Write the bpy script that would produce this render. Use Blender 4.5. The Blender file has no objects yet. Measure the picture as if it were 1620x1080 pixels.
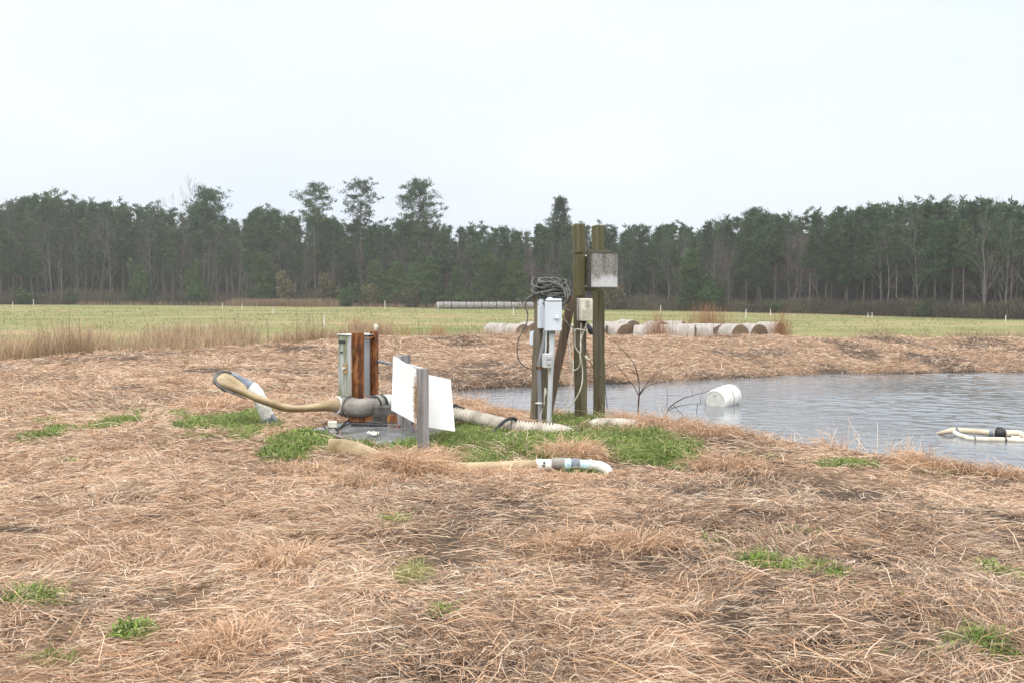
import bpy, bmesh, math, random
import numpy as np
from mathutils import Vector, Matrix, Quaternion
random.seed(7)
RNG = np.random.default_rng(11)
scene = bpy.context.scene
COL = scene.collection

# ------------------------------------------------------------------ camera
EYE = 1.65
FPX = 1575.0
PITCH = math.atan(76 / FPX)
ROLL = 0.0062
_f = Vector((0, math.cos(PITCH), -math.sin(PITCH)))
_r0 = Vector((1, 0, 0)); _u0 = Vector((0, math.sin(PITCH), math.cos(PITCH)))
_r = _r0 * math.cos(ROLL) + _u0 * math.sin(ROLL)
_u = _u0 * math.cos(ROLL) - _r0 * math.sin(ROLL)
cam_d = bpy.data.cameras.new("camera"); cam = bpy.data.objects.new("camera", cam_d); COL.objects.link(cam)
cam_d.sensor_width = 36.0; cam_d.lens = 36.0 * FPX / 1620; cam_d.clip_end = 6000; cam_d.clip_start = 0.1
m = Matrix((( _r.x, _u.x, -_f.x), (_r.y, _u.y, -_f.y), (_r.z, _u.z, -_f.z))).to_4x4()
m.translation = (0, 0, EYE)
cam.matrix_world = m
scene.camera = cam

def ray(px, py):
    return _f + _r * ((px - 810) / FPX) + _u * ((540 - py) / FPX)
def W(px, py, Y):
    """point seen at photo pixel px,py standing Y metres in front of the camera"""
    d = ray(px, py); return Vector((0, 0, EYE)) + d * (Y / d.y)
def G(px, py, z=0.0):
    d = ray(px, py); return Vector((0, 0, EYE)) + d * ((z - EYE) / d.z)

# ------------------------------------------------------------------ object helpers
def tag(o, label=None, cat=None, group=None, kind=None):
    if label: o['label'] = label
    if cat: o['category'] = cat
    if group: o['group'] = group
    if kind: o['kind'] = kind
    return o
def thing(name, label, cat, loc=(0, 0, 0), rz=0.0, group=None):
    o = bpy.data.objects.new(name, None); COL.objects.link(o)
    o.location = loc; o.rotation_euler = (0, 0, rz); o.empty_display_size = 0.2
    return tag(o, label, cat, group)
def dup(root, loc, rz=0.0, label=None, group=None, scale=None):
    r = root.copy(); COL.objects.link(r); r.location = loc; r.rotation_euler = (0, 0, rz)
    if scale is not None: r.scale = scale
    if label: r['label'] = label
    if group: r['group'] = group
    for ch in list(root.children):
        c = ch.copy(); COL.objects.link(c); c.parent = r
        for g in list(ch.children):
            d = g.copy(); COL.objects.link(d); d.parent = c
    return r
def root_loc(o):
    v = Vector((0, 0, 0))
    while o is not None:
        v = v + o.location; o = o.parent
    return v
class MB:
    """collects shapes, given in world metres, into one mesh"""
    def __init__(s): s.v = []; s.f = []; s.smooth = []
    def add(s, vs, fs, smooth=False):
        n = len(s.v); s.v += [tuple(p) for p in vs]; s.f += [tuple(i + n for i in f) for f in fs]; s.smooth += [smooth] * len(fs); return s
    def bm(s, bm, smooth=False):
        bm.verts.index_update()
        s.add([v.co.copy() for v in bm.verts], [[v.index for v in f.verts] for f in bm.faces], smooth); bm.free(); return s
    def box(s, c, size, R=None, bev=0.004, seg=1):
        bm = bmesh.new(); bmesh.ops.create_cube(bm, size=1)
        for v in bm.verts: v.co = Vector((v.co.x * size[0], v.co.y * size[1], v.co.z * size[2]))
        if bev > 0: bmesh.ops.bevel(bm, geom=list(bm.edges), offset=min(bev, min(size) * .45), segments=seg, affect='EDGES', profile=.5)
        for v in bm.verts: v.co = (R @ v.co if R is not None else v.co) + Vector(c)
        return s.bm(bm)
    def beam(s, p0, p1, w, d, yaw=0.0, bev=0.006, cuts=0, wob=0.0):
        p0 = Vector(p0); p1 = Vector(p1); ax = (p1 - p0); L = ax.length; z = ax.normalized()
        x = Vector((math.cos(yaw), math.sin(yaw), 0)); x = (x - z * x.dot(z)).normalized(); y = z.cross(x)
        R = Matrix((x, y, z)).transposed()
        bm = bmesh.new(); bmesh.ops.create_cube(bm, size=1)
        for v in bm.verts: v.co = Vector((v.co.x * w, v.co.y * d, v.co.z * L))
        if cuts: 
            es = [e for e in bm.edges if abs((e.verts[0].co - e.verts[1].co).z) > L * .9]
            bmesh.ops.subdivide_edges(bm, edges=es, cuts=cuts, use_grid_fill=True)
        if bev > 0: bmesh.ops.bevel(bm, geom=[e for e in bm.edges if len(e.link_faces) == 2 and e.calc_face_angle(0) > .5], offset=bev, segments=2, affect='EDGES', profile=.5)
        for v in bm.verts:
            co = v.co.copy()
            if wob:
                co.x += wob * (math.sin(co.z * 7.3 + w * 99) + .6 * math.sin(co.z * 17 + co.y * 40)); co.y += wob * math.cos(co.z * 9.1 + co.x * 30)
                if abs(co.z) > L * .49: co.z += wob * 2.5 * math.sin(co.x * 60 + co.y * 45)
            v.co = R @ co + (p0 + p1) / 2
        return s.bm(bm)
    def tube(s, path, rad, n=12, cap=True, up=None, smooth=True, sub=1, phase=0.0):
        """tube along path; rad: number, list, or list of (rx, ry) with rx across and ry along up"""
        P = [Vector(p) for p in path]
        Rr = rad if isinstance(rad, (list, tuple)) else [rad] * len(P)
        Rr = [r if isinstance(r, (list, tuple)) else (r, r) for r in Rr]
        if sub > 1:
            P, Rr = spline(P, Rr, sub)
        N = len(P); T = [(P[min(i + 1, N - 1)] - P[max(i - 1, 0)]).normalized() for i in range(N)]
        u = Vector(up) if up else (Vector((0, 0, 1)) if abs(T[0].z) < .9 else Vector((0, 1, 0)))
        vs = []; fs = []
        for i in range(N):
            t = T[i]; uu = (Vector(up) if up else u); uu = uu - t * uu.dot(t)
            if uu.length < 1e-5: uu = t.orthogonal()
            uu.normalize(); u = uu; x = t.cross(uu)
            for k in range(n):
                a = 2 * math.pi * k / n + phase
                vs.append(P[i] + x * (math.cos(a) * Rr[i][0]) + uu * (math.sin(a) * Rr[i][1]))
        for i in range(N - 1):
            for k in range(n):
                fs.append((i * n + k, i * n + (k + 1) % n, (i + 1) * n + (k + 1) % n, (i + 1) * n + k))
        s.add(vs, fs, smooth)
        if cap:
            s.add(vs[:n], [tuple(range(n))[::-1]]); s.add(vs[-n:], [tuple(range(n))])
        return s
    def plate(s, pts, nrm, th):
        """flat polygon with thickness th along nrm"""
        n = len(pts); nv = Vector(nrm).normalized() * th
        a = [Vector(p) for p in pts]; b = [p + nv for p in a]
        s.add(a + b, [tuple(range(n))[::-1], tuple(range(n, 2 * n))] + [(i, (i + 1) % n, n + (i + 1) % n, n + i) for i in range(n)])
        return s
    def build(s, name, mat, parent=None):
        me = bpy.data.meshes.new(name)
        off = root_loc(parent) if parent else Vector((0, 0, 0))
        me.from_pydata([tuple(Vector(p) - off) for p in s.v], [], s.f); me.validate()
        bm = bmesh.new(); bm.from_mesh(me); bmesh.ops.recalc_face_normals(bm, faces=bm.faces); bm.to_mesh(me); bm.free()
        if len(me.polygons) == len(s.smooth): me.polygons.foreach_set('use_smooth', s.smooth)
        me.materials.append(mat)
        o = bpy.data.objects.new(name, me); COL.objects.link(o)
        if parent: o.parent = parent
        return o
def spline(P, Rr, sub):
    Q = []; S = []
    N = len(P)
    for i in range(N - 1):
        p0 = P[max(i - 1, 0)]; p1 = P[i]; p2 = P[i + 1]; p3 = P[min(i + 2, N - 1)]
        for k in range(sub):
            t = k / sub
            Q.append(.5 * ((2 * p1) + (p2 - p0) * t + (2 * p0 - 5 * p1 + 4 * p2 - p3) * t * t + (3 * p1 - p0 - 3 * p2 + p3) * t ** 3))
            S.append(tuple(Rr[i][j] * (1 - t) + Rr[i + 1][j] * t for j in (0, 1)))
    Q.append(P[-1]); S.append(Rr[-1])
    return Q, S
def np_mesh(name, verts, quads, mat, col=None, tri=False, parent=None, link=True, smooth=False):
    """mesh from arrays: verts (n,3), quads (m,4)"""
    me = bpy.data.meshes.new(name)
    k = quads.shape[1]; n = len(verts); mq = len(quads)
    me.vertices.add(n); me.vertices.foreach_set('co', np.ascontiguousarray(verts, dtype=np.float32).ravel())
    me.loops.add(mq * k); me.loops.foreach_set('vertex_index', np.ascontiguousarray(quads, dtype=np.int32).ravel())
    me.polygons.add(mq); me.polygons.foreach_set('loop_start', np.arange(0, mq * k, k, dtype=np.int32))
    if smooth: me.polygons.foreach_set('use_smooth', np.ones(mq, dtype=bool))
    if col is not None:
        a = me.color_attributes.new('Col', 'FLOAT_COLOR', 'POINT')
        c = np.ones((n, 4), dtype=np.float32); c[:, :col.shape[1]] = col
        a.data.foreach_set('color', c.ravel())
    me.update(calc_edges=True); me.materials.append(mat)
    if not link: return me
    o = bpy.data.objects.new(name, me); COL.objects.link(o)
    if parent: o.parent = parent
    return o

# ------------------------------------------------------------------ noise on arrays
def _h(ix, iy, seed):
    with np.errstate(over='ignore'):
        n = (ix.astype(np.int64) * 374761393 + iy.astype(np.int64) * 668265263 + seed * 1442695041) & 0xffffffff
        n = ((n ^ (n >> 13)) * 1274126177) & 0xffffffff
        n = (n ^ (n >> 16)) & 0xffffffff
    return n.astype(np.float64) / 4294967295.0
def vn(x, y, seed=0):
    ix = np.floor(x); iy = np.floor(y); fx = x - ix; fy = y - iy
    fx = fx * fx * fx * (fx * (fx * 6 - 15) + 10); fy = fy * fy * fy * (fy * (fy * 6 - 15) + 10)
    a = _h(ix, iy, seed); b = _h(ix + 1, iy, seed); c = _h(ix, iy + 1, seed); d = _h(ix + 1, iy + 1, seed)
    return (a * (1 - fx) + b * fx) * (1 - fy) + (c * (1 - fx) + d * fx) * fy
def fbm(x, y, seed=0, oct=3):
    s = 0; a = 1; t = 0
    for i in range(oct):
        s = s + a * vn(x * 2 ** i + 17.3 * i, y * 2 ** i - 9.1 * i, seed + i); t += a; a *= .5
    return s / t
def ss(x): 
    x = np.clip(x, 0, 1); return x * x * (3 - 2 * x)

# ------------------------------------------------------------------ material helpers
def mat(name): 
    m = bpy.data.materials.new(name); m.use_nodes = True
    nt = m.node_tree; b = nt.nodes['Principled BSDF']; return m, nt, b
def N(nt, t, **kw):
    n = nt.nodes.new(t)
    for k, v in kw.items():
        if k in n.inputs: n.inputs[k].default_value = v
        else: setattr(n, k, v)
    return n
def ramp(nt, stops, fac=None, interp='LINEAR'):
    r = nt.nodes.new('ShaderNodeValToRGB'); r.color_ramp.interpolation = interp
    e = r.color_ramp.elements
    while len(e) > 1: e.remove(e[-1])
    e[0].position = stops[0][0]; e[0].color = (*stops[0][1], 1)
    for p, c in stops[1:]:
        k = e.new(p); k.color = (*c, 1)
    if fac is not None: nt.links.new(fac, r.inputs[0])
    return r.outputs[0]
def g3(v): return (v, v, v)
def noise(nt, scale=5, detail=4, rough=.55, stretch=(1, 1, 1), rot=(0, 0, 0), coord='Object', dist=0.0, loc=(0, 0, 0)):
    tc = nt.nodes.new('ShaderNodeTexCoord'); mp = nt.nodes.new('ShaderNodeMapping')
    mp.inputs['Scale'].default_value = stretch; mp.inputs['Rotation'].default_value = rot; mp.inputs['Location'].default_value = loc
    nt.links.new(tc.outputs[coord], mp.inputs[0])
    n = N(nt, 'ShaderNodeTexNoise', Scale=scale, Detail=detail, Roughness=rough, Distortion=dist)
    nt.links.new(mp.outputs[0], n.inputs['Vector']); return n.outputs['Fac']
def mix(nt, a, b, fac, mode='MIX'):
    n = nt.nodes.new('ShaderNodeMix'); n.data_type = 'RGBA'; n.blend_type = mode
    for s, v in ((n.inputs[6], a), (n.inputs[7], b)):
        if isinstance(v, (tuple, list)): s.default_value = (*v[:3], 1)
        else: nt.links.new(v, s)
    if isinstance(fac, (int, float)): n.inputs[0].default_value = fac
    else: nt.links.new(fac, n.inputs[0])
    return n.outputs[2]
def math_(nt, op, a, b=None, clamp=False):
    n = nt.nodes.new('ShaderNodeMath'); n.operation = op; n.use_clamp = clamp
    for i, v in enumerate((a, b)):
        if v is None: continue
        if isinstance(v, (int, float)): n.inputs[i].default_value = v
        else: nt.links.new(v, n.inputs[i])
    return n.outputs[0]
def bump(nt, b, h, strength=.4, dist=.01):
    n = N(nt, 'ShaderNodeBump', Strength=strength, Distance=dist); nt.links.new(h, n.inputs['Height']); nt.links.new(n.outputs[0], b.inputs['Normal'])
def simple(name, c1, c2, rough=.6, scale=12, stretch=(1, 1, 1), metal=0.0, bmp=.2, bd=.004, lo=.35, hi=.65, detail=5, spec=.4):
    m, nt, b = mat(name)
    f = noise(nt, scale, detail, .6, stretch)
    nt.links.new(ramp(nt, [(lo, c1), (hi, c2)], f), b.inputs['Base Color'])
    b.inputs['Roughness'].default_value = rough; b.inputs['Metallic'].default_value = metal; b.inputs['Specular IOR Level'].default_value = spec
    if bmp: bump(nt, b, f, bmp, bd)
    return m
def vcol(name, rough=.8, trans=0.0, rand=0.0, tint=None):
    m, nt, b = mat(name)
    a = nt.nodes.new('ShaderNodeAttribute'); a.attribute_name = 'Col'; c = a.outputs['Color']
    if rand:
        oi = nt.nodes.new('ShaderNodeObjectInfo'); hs = N(nt, 'ShaderNodeHueSaturation')
        mr = N(nt, 'ShaderNodeMapRange'); nt.links.new(oi.outputs['Random'], mr.inputs[0]); mr.inputs[3].default_value = 1 - rand; mr.inputs[4].default_value = 1 + rand
        nt.links.new(mr.outputs[0], hs.inputs['Value']); nt.links.new(c, hs.inputs['Color'])
        mr2 = N(nt, 'ShaderNodeMapRange'); 
        r2 = math_(nt, 'FRACT', math_(nt, 'MULTIPLY', oi.outputs['Random'], 7.31)); nt.links.new(r2, mr2.inputs[0]); mr2.inputs[3].default_value = .485; mr2.inputs[4].default_value = .515
        nt.links.new(mr2.outputs[0], hs.inputs['Hue']); c = hs.outputs[0]
    nt.links.new(c, b.inputs['Base Color']); b.inputs['Roughness'].default_value = rough; b.inputs['Specular IOR Level'].default_value = .25
    if trans:
        out = nt.nodes['Material Output']; tr = nt.nodes.new('ShaderNodeBsdfTranslucent'); nt.links.new(c, tr.inputs[0])
        ms = nt.nodes.new('ShaderNodeMixShader'); ms.inputs[0].default_value = trans
        nt.links.new(b.outputs[0], ms.inputs[1]); nt.links.new(tr.outputs[0], ms.inputs[2]); nt.links.new(ms.outputs[0], out.inputs[0])
    return m
# ------------------------------------------------------------------ light, sky
SUN_EL = math.radians(50); SUN_AZ = math.radians(200)   # behind cloud, a little behind the camera
w = bpy.data.worlds.new("World"); scene.world = w; w.use_nodes = True
nt = w.node_tree; bg = nt.nodes['Background']; bg.inputs[1].default_value = 0.1
sky = nt.nodes.new('ShaderNodeTexSky'); sky.sky_type = 'NISHITA'; sky.sun_disc = False
sky.sun_elevation = SUN_EL; sky.sun_rotation = SUN_AZ; sky.dust_density = 3.0; sky.air_density = 1.0
tc = nt.nodes.new('ShaderNodeTexCoord'); sp = nt.nodes.new('ShaderNodeSeparateXYZ'); nt.links.new(tc.outputs['Generated'], sp.inputs[0])
# overcast deck: about three times as bright overhead as at the horizon, soft uneven patches
k = ramp(nt, [(0.0, (4.6, 4.98, 5.6)), (0.10, (4.85, 5.15, 5.68)), (0.3, (5.3, 5.6, 6.05)), (0.6, (12., 12.1, 12.2)), (1.0, (16.5, 16.5, 16.5))], sp.outputs['Z'])
mp = nt.nodes.new('ShaderNodeMapping'); mp.inputs['Scale'].default_value = (1, 1, 2.6); mp.inputs['Location'].default_value = (.35, .2, 0); nt.links.new(tc.outputs['Generated'], mp.inputs[0])
cn = N(nt, 'ShaderNodeTexNoise', Scale=1.7, Detail=4, Roughness=.5); nt.links.new(mp.outputs[0], cn.inputs['Vector'])
cl = ramp(nt, [(.28, (.90, .95, .99)), (.72, (1.12, 1.075, 1.025))], cn.outputs['Fac'])
deck = mix(nt, k, cl, 1.0, 'MULTIPLY')
hs = N(nt, 'ShaderNodeHueSaturation', Saturation=.5); nt.links.new(sky.outputs[0], hs.inputs['Color'])
nt.links.new(mix(nt, hs.outputs[0], deck, .88), bg.inputs[0])
sd = bpy.data.lights.new("sun", 'SUN'); sd.energy = 0.9; sd.angle = math.radians(35); sd.color = (1, .96, .9)
so = bpy.data.objects.new("sun", sd); COL.objects.link(so)
so.rotation_euler = (math.pi / 2 - SUN_EL, 0, math.pi - SUN_AZ)
scene.view_settings.view_transform = 'Standard'; scene.view_settings.look = 'None'; scene.view_settings.gamma = 1
scene.view_settings.exposure = 0.90
scene.cycles.max_bounces = 6; scene.cycles.diffuse_bounces = 3; scene.cycles.volume_bounces = 1; scene.cycles.transparent_max_bounces = 8

# ------------------------------------------------------------------ terrain
FIELD_Z = -1.55; WATER_Z = -0.61
_cx = [-300, -60, -30, -20, -14, -12, -10, -8, -6, -3, 0, 5, 10, 19, 60, 300]
_cy = [-150, -14, 8.5, 16.3, 21.8, 23.7, 26.6, 29.5, 31.3, 32.2, 32.8, 34.5, 36.3, 36.6, 36.0, 36]
_gx = np.arange(-300, 300.01, .25); _gy = np.interp(_gx, _cx, _cy)
_ker = np.exp(-np.linspace(-2, 2, 17) ** 2); _ker /= _ker.sum()
_gy = np.convolve(np.pad(_gy, 8, mode='edge'), _ker, mode='valid'); _gs = np.gradient(_gy, _gx)
def crest(x): return np.interp(x, _gx, _gy)
def crest_dist(x, y): return (y - crest(x)) / np.sqrt(1 + np.interp(x, _gx, _gs) ** 2)
POND = [(-2.3, 20.8), (-1.9, 18.4), (-1.0, 16.2), (.2, 15.2), (1.4, 14.6), (2.3, 13.5), (3.0, 12.6), (4.0, 11.5), (4.7, 10.7), (5.3, 9.6), (6.2, 8.2), (9, 5), (16, 1.5), (30, 0), (40, 10), (40, 29.5), (24, 30.2), (15.4, 29.9), (8.9, 28.6), (4.85, 26.3), (2.4, 25), (.15, 24), (-1.2, 23.2), (-2.1, 22.3)]
def pond_sdf(x, y):
    d = np.full(x.shape, 1e9); ins = np.zeros(x.shape, bool); n = len(POND)
    for i in range(n):
        ax, ay = POND[i]; bx, by = POND[(i + 1) % n]; ex = bx - ax; ey = by - ay
        t = np.clip(((x - ax) * ex + (y - ay) * ey) / (ex * ex + ey * ey), 0, 1)
        d = np.minimum(d, np.hypot(x - ax - ex * t, y - ay - ey * t))
        c = (ay > y) != (by > y)
        ins ^= c & (x < (bx - ax) * (y - ay) / ((by - ay) if by != ay else 1e-9) + ax)
    return np.where(ins, -d, d)
def height(x, y, fine=True):
    x = np.asarray(x, float); y = np.asarray(y, float)
    inner = 0.25 * ss((y - 19) / 14) * ss((x + 10) / 9)
    do = crest_dist(x, y)
    r = (fbm(x / 2.3, y / 2.3, 3, 2) - .5) * .13 + (fbm(x / .75, y / .75, 5, 2) - .5) * .075
    if fine: r = r + (vn(x / .21, y / .21, 8) - .5) * .03
    far = ss((y - 22) / 6); r = r * (1 + .9 * far)
    h = inner + r
    d = pond_sdf(x, y) + (fbm(x / .9, y / .9, 21, 2) - .5) * .5
    t = ss((y - 18) / 5.5)
    near = WATER_Z + (h - .05 - WATER_Z) * ss((d + .05) / 1.0) + .05 * ss((d - .8) / 1.2)
    farb = WATER_Z + (h - WATER_Z) * np.clip(d / 8.5, 0, 1) ** .62
    bank = np.where(d > 0, near * (1 - t) + farb * t, WATER_Z + np.maximum(d * .5, -.9))
    h = np.where(do > -9, np.minimum(h, bank), np.minimum(h, bank))
    k = ss((do + .4) / 6.0)
    fld = FIELD_Z + (fbm(x / 30, y / 30, 31, 2) - .5) * .35 + (vn(x / 4, y / 4, 33) - .5) * .06
    return h * (1 - k) + fld * k
_tp = [-60, 0, 200, 400, 600, 800, 1000, 1300, 1620, 1700]; _tb = [482, 482, 482, 484, 486, 489, 491, 497, 506, 508]
_TL = [G(a, b_, FIELD_Z) for a, b_ in zip(_tp, _tb)]
def tree_line(x): return np.interp(x, [p.x for p in _TL], [p.y for p in _TL])
# fine lookup grid for the near ground
LX0, LX1, LY0, LY1, LS = -24.0, 26.0, 2.0, 46.0, 0.05
_ax = np.arange(LX0, LX1 + LS, LS); _ay = np.arange(LY0, LY1 + LS, LS)
_AX, _AY = np.meshgrid(_ax, _ay)
_HG = height(_AX, _AY)
def hq(x, y):
    u = np.clip((x - LX0) / LS, 0, len(_ax) - 1.001); v = np.clip((y - LY0) / LS, 0, len(_ay) - 1.001)
    i = u.astype(int); j = v.astype(int); fu = u - i; fv = v - j
    return (_HG[j, i] * (1 - fu) + _HG[j, i + 1] * fu) * (1 - fv) + (_HG[j + 1, i] * (1 - fu) + _HG[j + 1, i + 1] * fu) * fv
def h1(x, y): return float(height(np.array([x]), np.array([y]))[0])
_SDG = pond_sdf(_AX[::4, ::4], _AY[::4, ::4])
def sdq(x, y):
    i = np.clip(((x - LX0) / (LS * 4)).astype(int), 0, _SDG.shape[1] - 1); j = np.clip(((y - LY0) / (LS * 4)).astype(int), 0, _SDG.shape[0] - 1)
    return _SDG[j, i]

# green growth: soft patches given where they lie on the ground
PATCH = [(352, 670, 82, 24, 1), (385, 690, 40, 10, 1), (472, 704, 54, 24, 1), (560, 712, 60, 8, 1), (420, 684, 30, 10, .8), (330, 690, 60, 10, .6), (548, 708, 70, 9, .7), (640, 706, 40, 12, 1), (735, 700, 75, 26, 1), (790, 715, 70, 22, 1), (860, 712, 80, 26, 1),
         (925, 690, 80, 26, 1), (1030, 712, 95, 24, 1), (900, 662, 60, 10, 1), (960, 660, 45, 9, .8), (180, 674, 34, 12, .9), (70, 690, 60, 12, .45), (110, 728, 14, 6, 1), (48, 940, 46, 14, 1), (95, 1036, 60, 8, .45),
         (205, 1000, 22, 6, .7), (150, 985, 24, 6, .5), (1250, 900, 80, 24, .46), (1330, 920, 70, 26, .42), (1140, 857, 40, 9, .6), (1230, 852, 90, 9, .5), (1595, 908, 40, 26, .5), (1400, 960, 60, 16, .45), (1440, 1055, 80, 18, .55), (1560, 1040, 60, 16, .5),
         (430, 612, 24, 8, .9), (245, 655, 70, 12, .45), (100, 665, 60, 10, .45), (1345, 735, 60, 8, .5), (1480, 740, 40, 6, .5), (200, 885, 24, 6, .6), (640, 1030, 22, 7, .6), (620, 826, 24, 5, .6), (700, 968, 16, 5, .6), (560, 835, 20, 6, .5), (300, 620, 50, 8, .45), (1020, 700, 60, 18, .8), (915, 742, 40, 5, .7), (1200, 720, 40, 8, .4)]
_PW = []
for (cx, cy, rx, ry, s) in PATCH:
    c = G(cx, cy); a = G(cx, cy - ry); b = G(cx, cy + ry)
    _PW.append((c.x, (a.y + b.y) / 2, rx * c.y / FPX, max((a.y - b.y) / 2, .12), s))
def green(x, y):
    g = np.zeros(np.shape(x))
    for cx, cy, rx, ry, s in _PW:
        d = np.hypot((x - cx) / rx, (y - cy) / ry)
        g = np.maximum(g, s * ss((1.25 - d) / .7))
    n = fbm(x / .35, y / .35, 51, 3)
    return np.clip(g * 1.55 + (n - .5) * 2.4 * (g > 0.01) - .42 * (g > 0.01), 0, 1)
# grey-brown rotted thatch patches
SOIL = [(1205, 912, 60, 13), (1290, 1036, 75, 17), (1450, 1042, 55, 14), (20, 838, 45, 10), (1590, 838, 50, 8), (1140, 842, 60, 6), (1400, 930, 40, 8), (1530, 745, 60, 6), (120, 905, 30, 6), (960, 830, 45, 5), (1190, 818, 50, 5), (60, 960, 26, 5), (1080, 985, 36, 7), (420, 1060, 40, 6), (325, 577, 40, 5), (210, 612, 45, 4), (1340, 785, 40, 5)]
_SW = []
for (cx, cy, rx, ry) in SOIL:
    c = G(cx, cy); a = G(cx, cy - ry); b = G(cx, cy + ry); _SW.append((c.x, (a.y + b.y) / 2, rx * c.y / FPX, max((a.y - b.y) / 2, .06)))
def soil(x, y):
    g = np.zeros(np.shape(x)); n = fbm(x / .28, y / .28, 57, 3) - .5
    for cx, cy, rx, ry in _SW: g = np.maximum(g, ss((1.15 - np.hypot((x - cx) / rx, (y - cy) / ry) + n * 1.3) / .4))
    return g
def decay(x, y):
    n = fbm(x / 1.9 + 4, y / 2.6, 61, 4); return np.maximum(ss((n - .50) / .14), soil(x, y))

def axis(lo, hi, a, b, step, g):
    c = list(np.arange(a, b + 1e-6, step)); s = step
    left = []; p = a
    while p > lo: s *= g; p -= s; left.append(p)
    s = step; right = []; p = b
    while p < hi: s *= g; p += s; right.append(p)
    return np.array(left[::-1] + c + right)
gx = axis(-560, 560, -17, 21, .075, 1.13); gy = axis(-40, 640, 3.0, 40, .075, 1.11)
GX, GY = np.meshgrid(gx, gy); GZ = height(GX, GY)
nx, ny = len(gx), len(gy)
idx = np.arange(nx * ny).reshape(ny, nx)
quads = np.stack([idx[:-1, :-1], idx[:-1, 1:], idx[1:, 1:], idx[1:, :-1]], -1).reshape(-1, 4)
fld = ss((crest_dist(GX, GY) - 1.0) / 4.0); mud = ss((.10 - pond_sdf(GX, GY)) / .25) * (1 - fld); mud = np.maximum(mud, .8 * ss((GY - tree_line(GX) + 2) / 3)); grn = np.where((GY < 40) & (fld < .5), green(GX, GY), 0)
# r: field, g: green growth, b: wet mud, a: rotted thatch
m_ground, nt, b = mat('ground_earth')
at = nt.nodes.new('ShaderNodeAttribute'); at.attribute_name = 'Col'; sep = nt.nodes.new('ShaderNodeSeparateColor'); nt.links.new(at.outputs['Color'], sep.inputs[0])
n1 = noise(nt, 130, 5, .7, (1, .14, .5), (0, 0, .6), dist=.6); n2 = noise(nt, 120, 5, .7, (.13, 1, .5), (0, 0, .3), dist=.6); n3 = noise(nt, 1.1, 5, .6); n4 = noise(nt, 9, 4, .6)
fib = math_(nt, 'MULTIPLY', math_(nt, 'ADD', n1, n2), .5)
straw = ramp(nt, [(.36, (.05, .035, .024)), (.48, (.17, .112, .072)), (.56, (.32, .21, .135)), (.68, (.50, .36, .24))], math_(nt, 'ADD', math_(nt, 'MULTIPLY', fib, .6), math_(nt, 'MULTIPLY', n4, .4)))
dark = ramp(nt, [(.36, (.012, .01, .009)), (.55, (.05, .038, .03)), (.7, (.14, .105, .08))], fib)
straw = mix(nt, straw, dark, math_(nt, 'MULTIPLY', at.outputs['Alpha'], .75))
gr = ramp(nt, [(.35, (.02, .035, .008)), (.6, (.085, .15, .03))], fib)
straw = mix(nt, straw, straw, .5); col = mix(nt, straw, gr, math_(nt, 'MULTIPLY', sep.outputs[1], .8))
f1 = noise(nt, .13, 6, .68, (.22, 1, 1), (0, 0, .05)); f2 = noise(nt, 2.2, 6, .7, (.3, 1, 1)); f3 = noise(nt, .03, 3, .5, (.5, 1.3, 1), loc=(3, 9, 0))
fc = ramp(nt, [(.36, (.085, .10, .034)), (.44, (.155, .17, .058)), (.50, (.23, .21, .088)), (.58, (.32, .235, .14))], math_(nt, 'ADD', math_(nt, 'MULTIPLY', f1, .6), math_(nt, 'MULTIPLY', f2, .4)))
fc = mix(nt, fc, (.12, .17, .05), math_(nt, 'MULTIPLY', ramp(nt, [(.42, g3(0)), (.6, g3(1))], f3), .4))
col = mix(nt, col, fc, sep.outputs[0])
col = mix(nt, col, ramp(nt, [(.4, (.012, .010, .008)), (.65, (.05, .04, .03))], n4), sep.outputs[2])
nt.links.new(col, b.inputs['Base Color']); b.inputs['Roughness'].default_value = .9; b.inputs['Specular IOR Level'].default_value = .15
bump(nt, b, fib, .7, .03)
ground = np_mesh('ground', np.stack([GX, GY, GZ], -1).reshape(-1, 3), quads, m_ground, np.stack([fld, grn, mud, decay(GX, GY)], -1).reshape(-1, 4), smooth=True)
tag(ground, kind='structure')

# ------------------------------------------------------------------ pond water
m_water, nt, b = mat('pond_water')
b.inputs['Base Color'].default_value = (.135, .145, .155, 1); b.inputs['IOR'].default_value = 1.33; b.inputs['Roughness'].default_value = .06; b.inputs['Specular IOR Level'].default_value = .5
r1 = noise(nt, 3.2, 3, .55, (.55, 1.5, 1), dist=.6); r2 = noise(nt, 10, 3, .6, (.6, 1.6, 1), (0, 0, .2), dist=.4); r3 = noise(nt, .22, 3, .5, (1, .6, 1))
calm = ramp(nt, [(.38, g3(.35)), (.62, g3(1.0))], r3)
hh = math_(nt, 'MULTIPLY', math_(nt, 'ADD', r1, math_(nt, 'MULTIPLY', r2, .40)), calm)
bump(nt, b, hh, .30, .03)
wx = axis(-4, 42, -3.2, 19, .075, 1.15); wy = axis(-1, 32, 7.5, 30.8, .06, 1.15); WX, WY = np.meshgrid(wx, wy)
def rip(x, y): return (fbm(x / .30 + y * .35, y / .24 - x * .12, 201, 2) - .5) * .022 * (.12 + 1.2 * ss((fbm(x / 4, y / 5, 205, 2) - .34) / .26)) * (.35 + .65 * ss((y - 11) / 10)) + (vn(x / .15 + y * .3, y / .13, 207) - .5) * .007
WZ = WATER_Z + rip(WX, WY); wi = np.arange(WX.size).reshape(WX.shape)
wq = np.stack([wi[:-1, :-1], wi[:-1, 1:], wi[1:, 1:], wi[1:, :-1]], -1).reshape(-1, 4); wd_ = pond_sdf(WX, WY).ravel(); wq = wq[(wd_[wq] < .75).any(1)]
us, inv = np.unique(wq, return_inverse=True)
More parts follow.
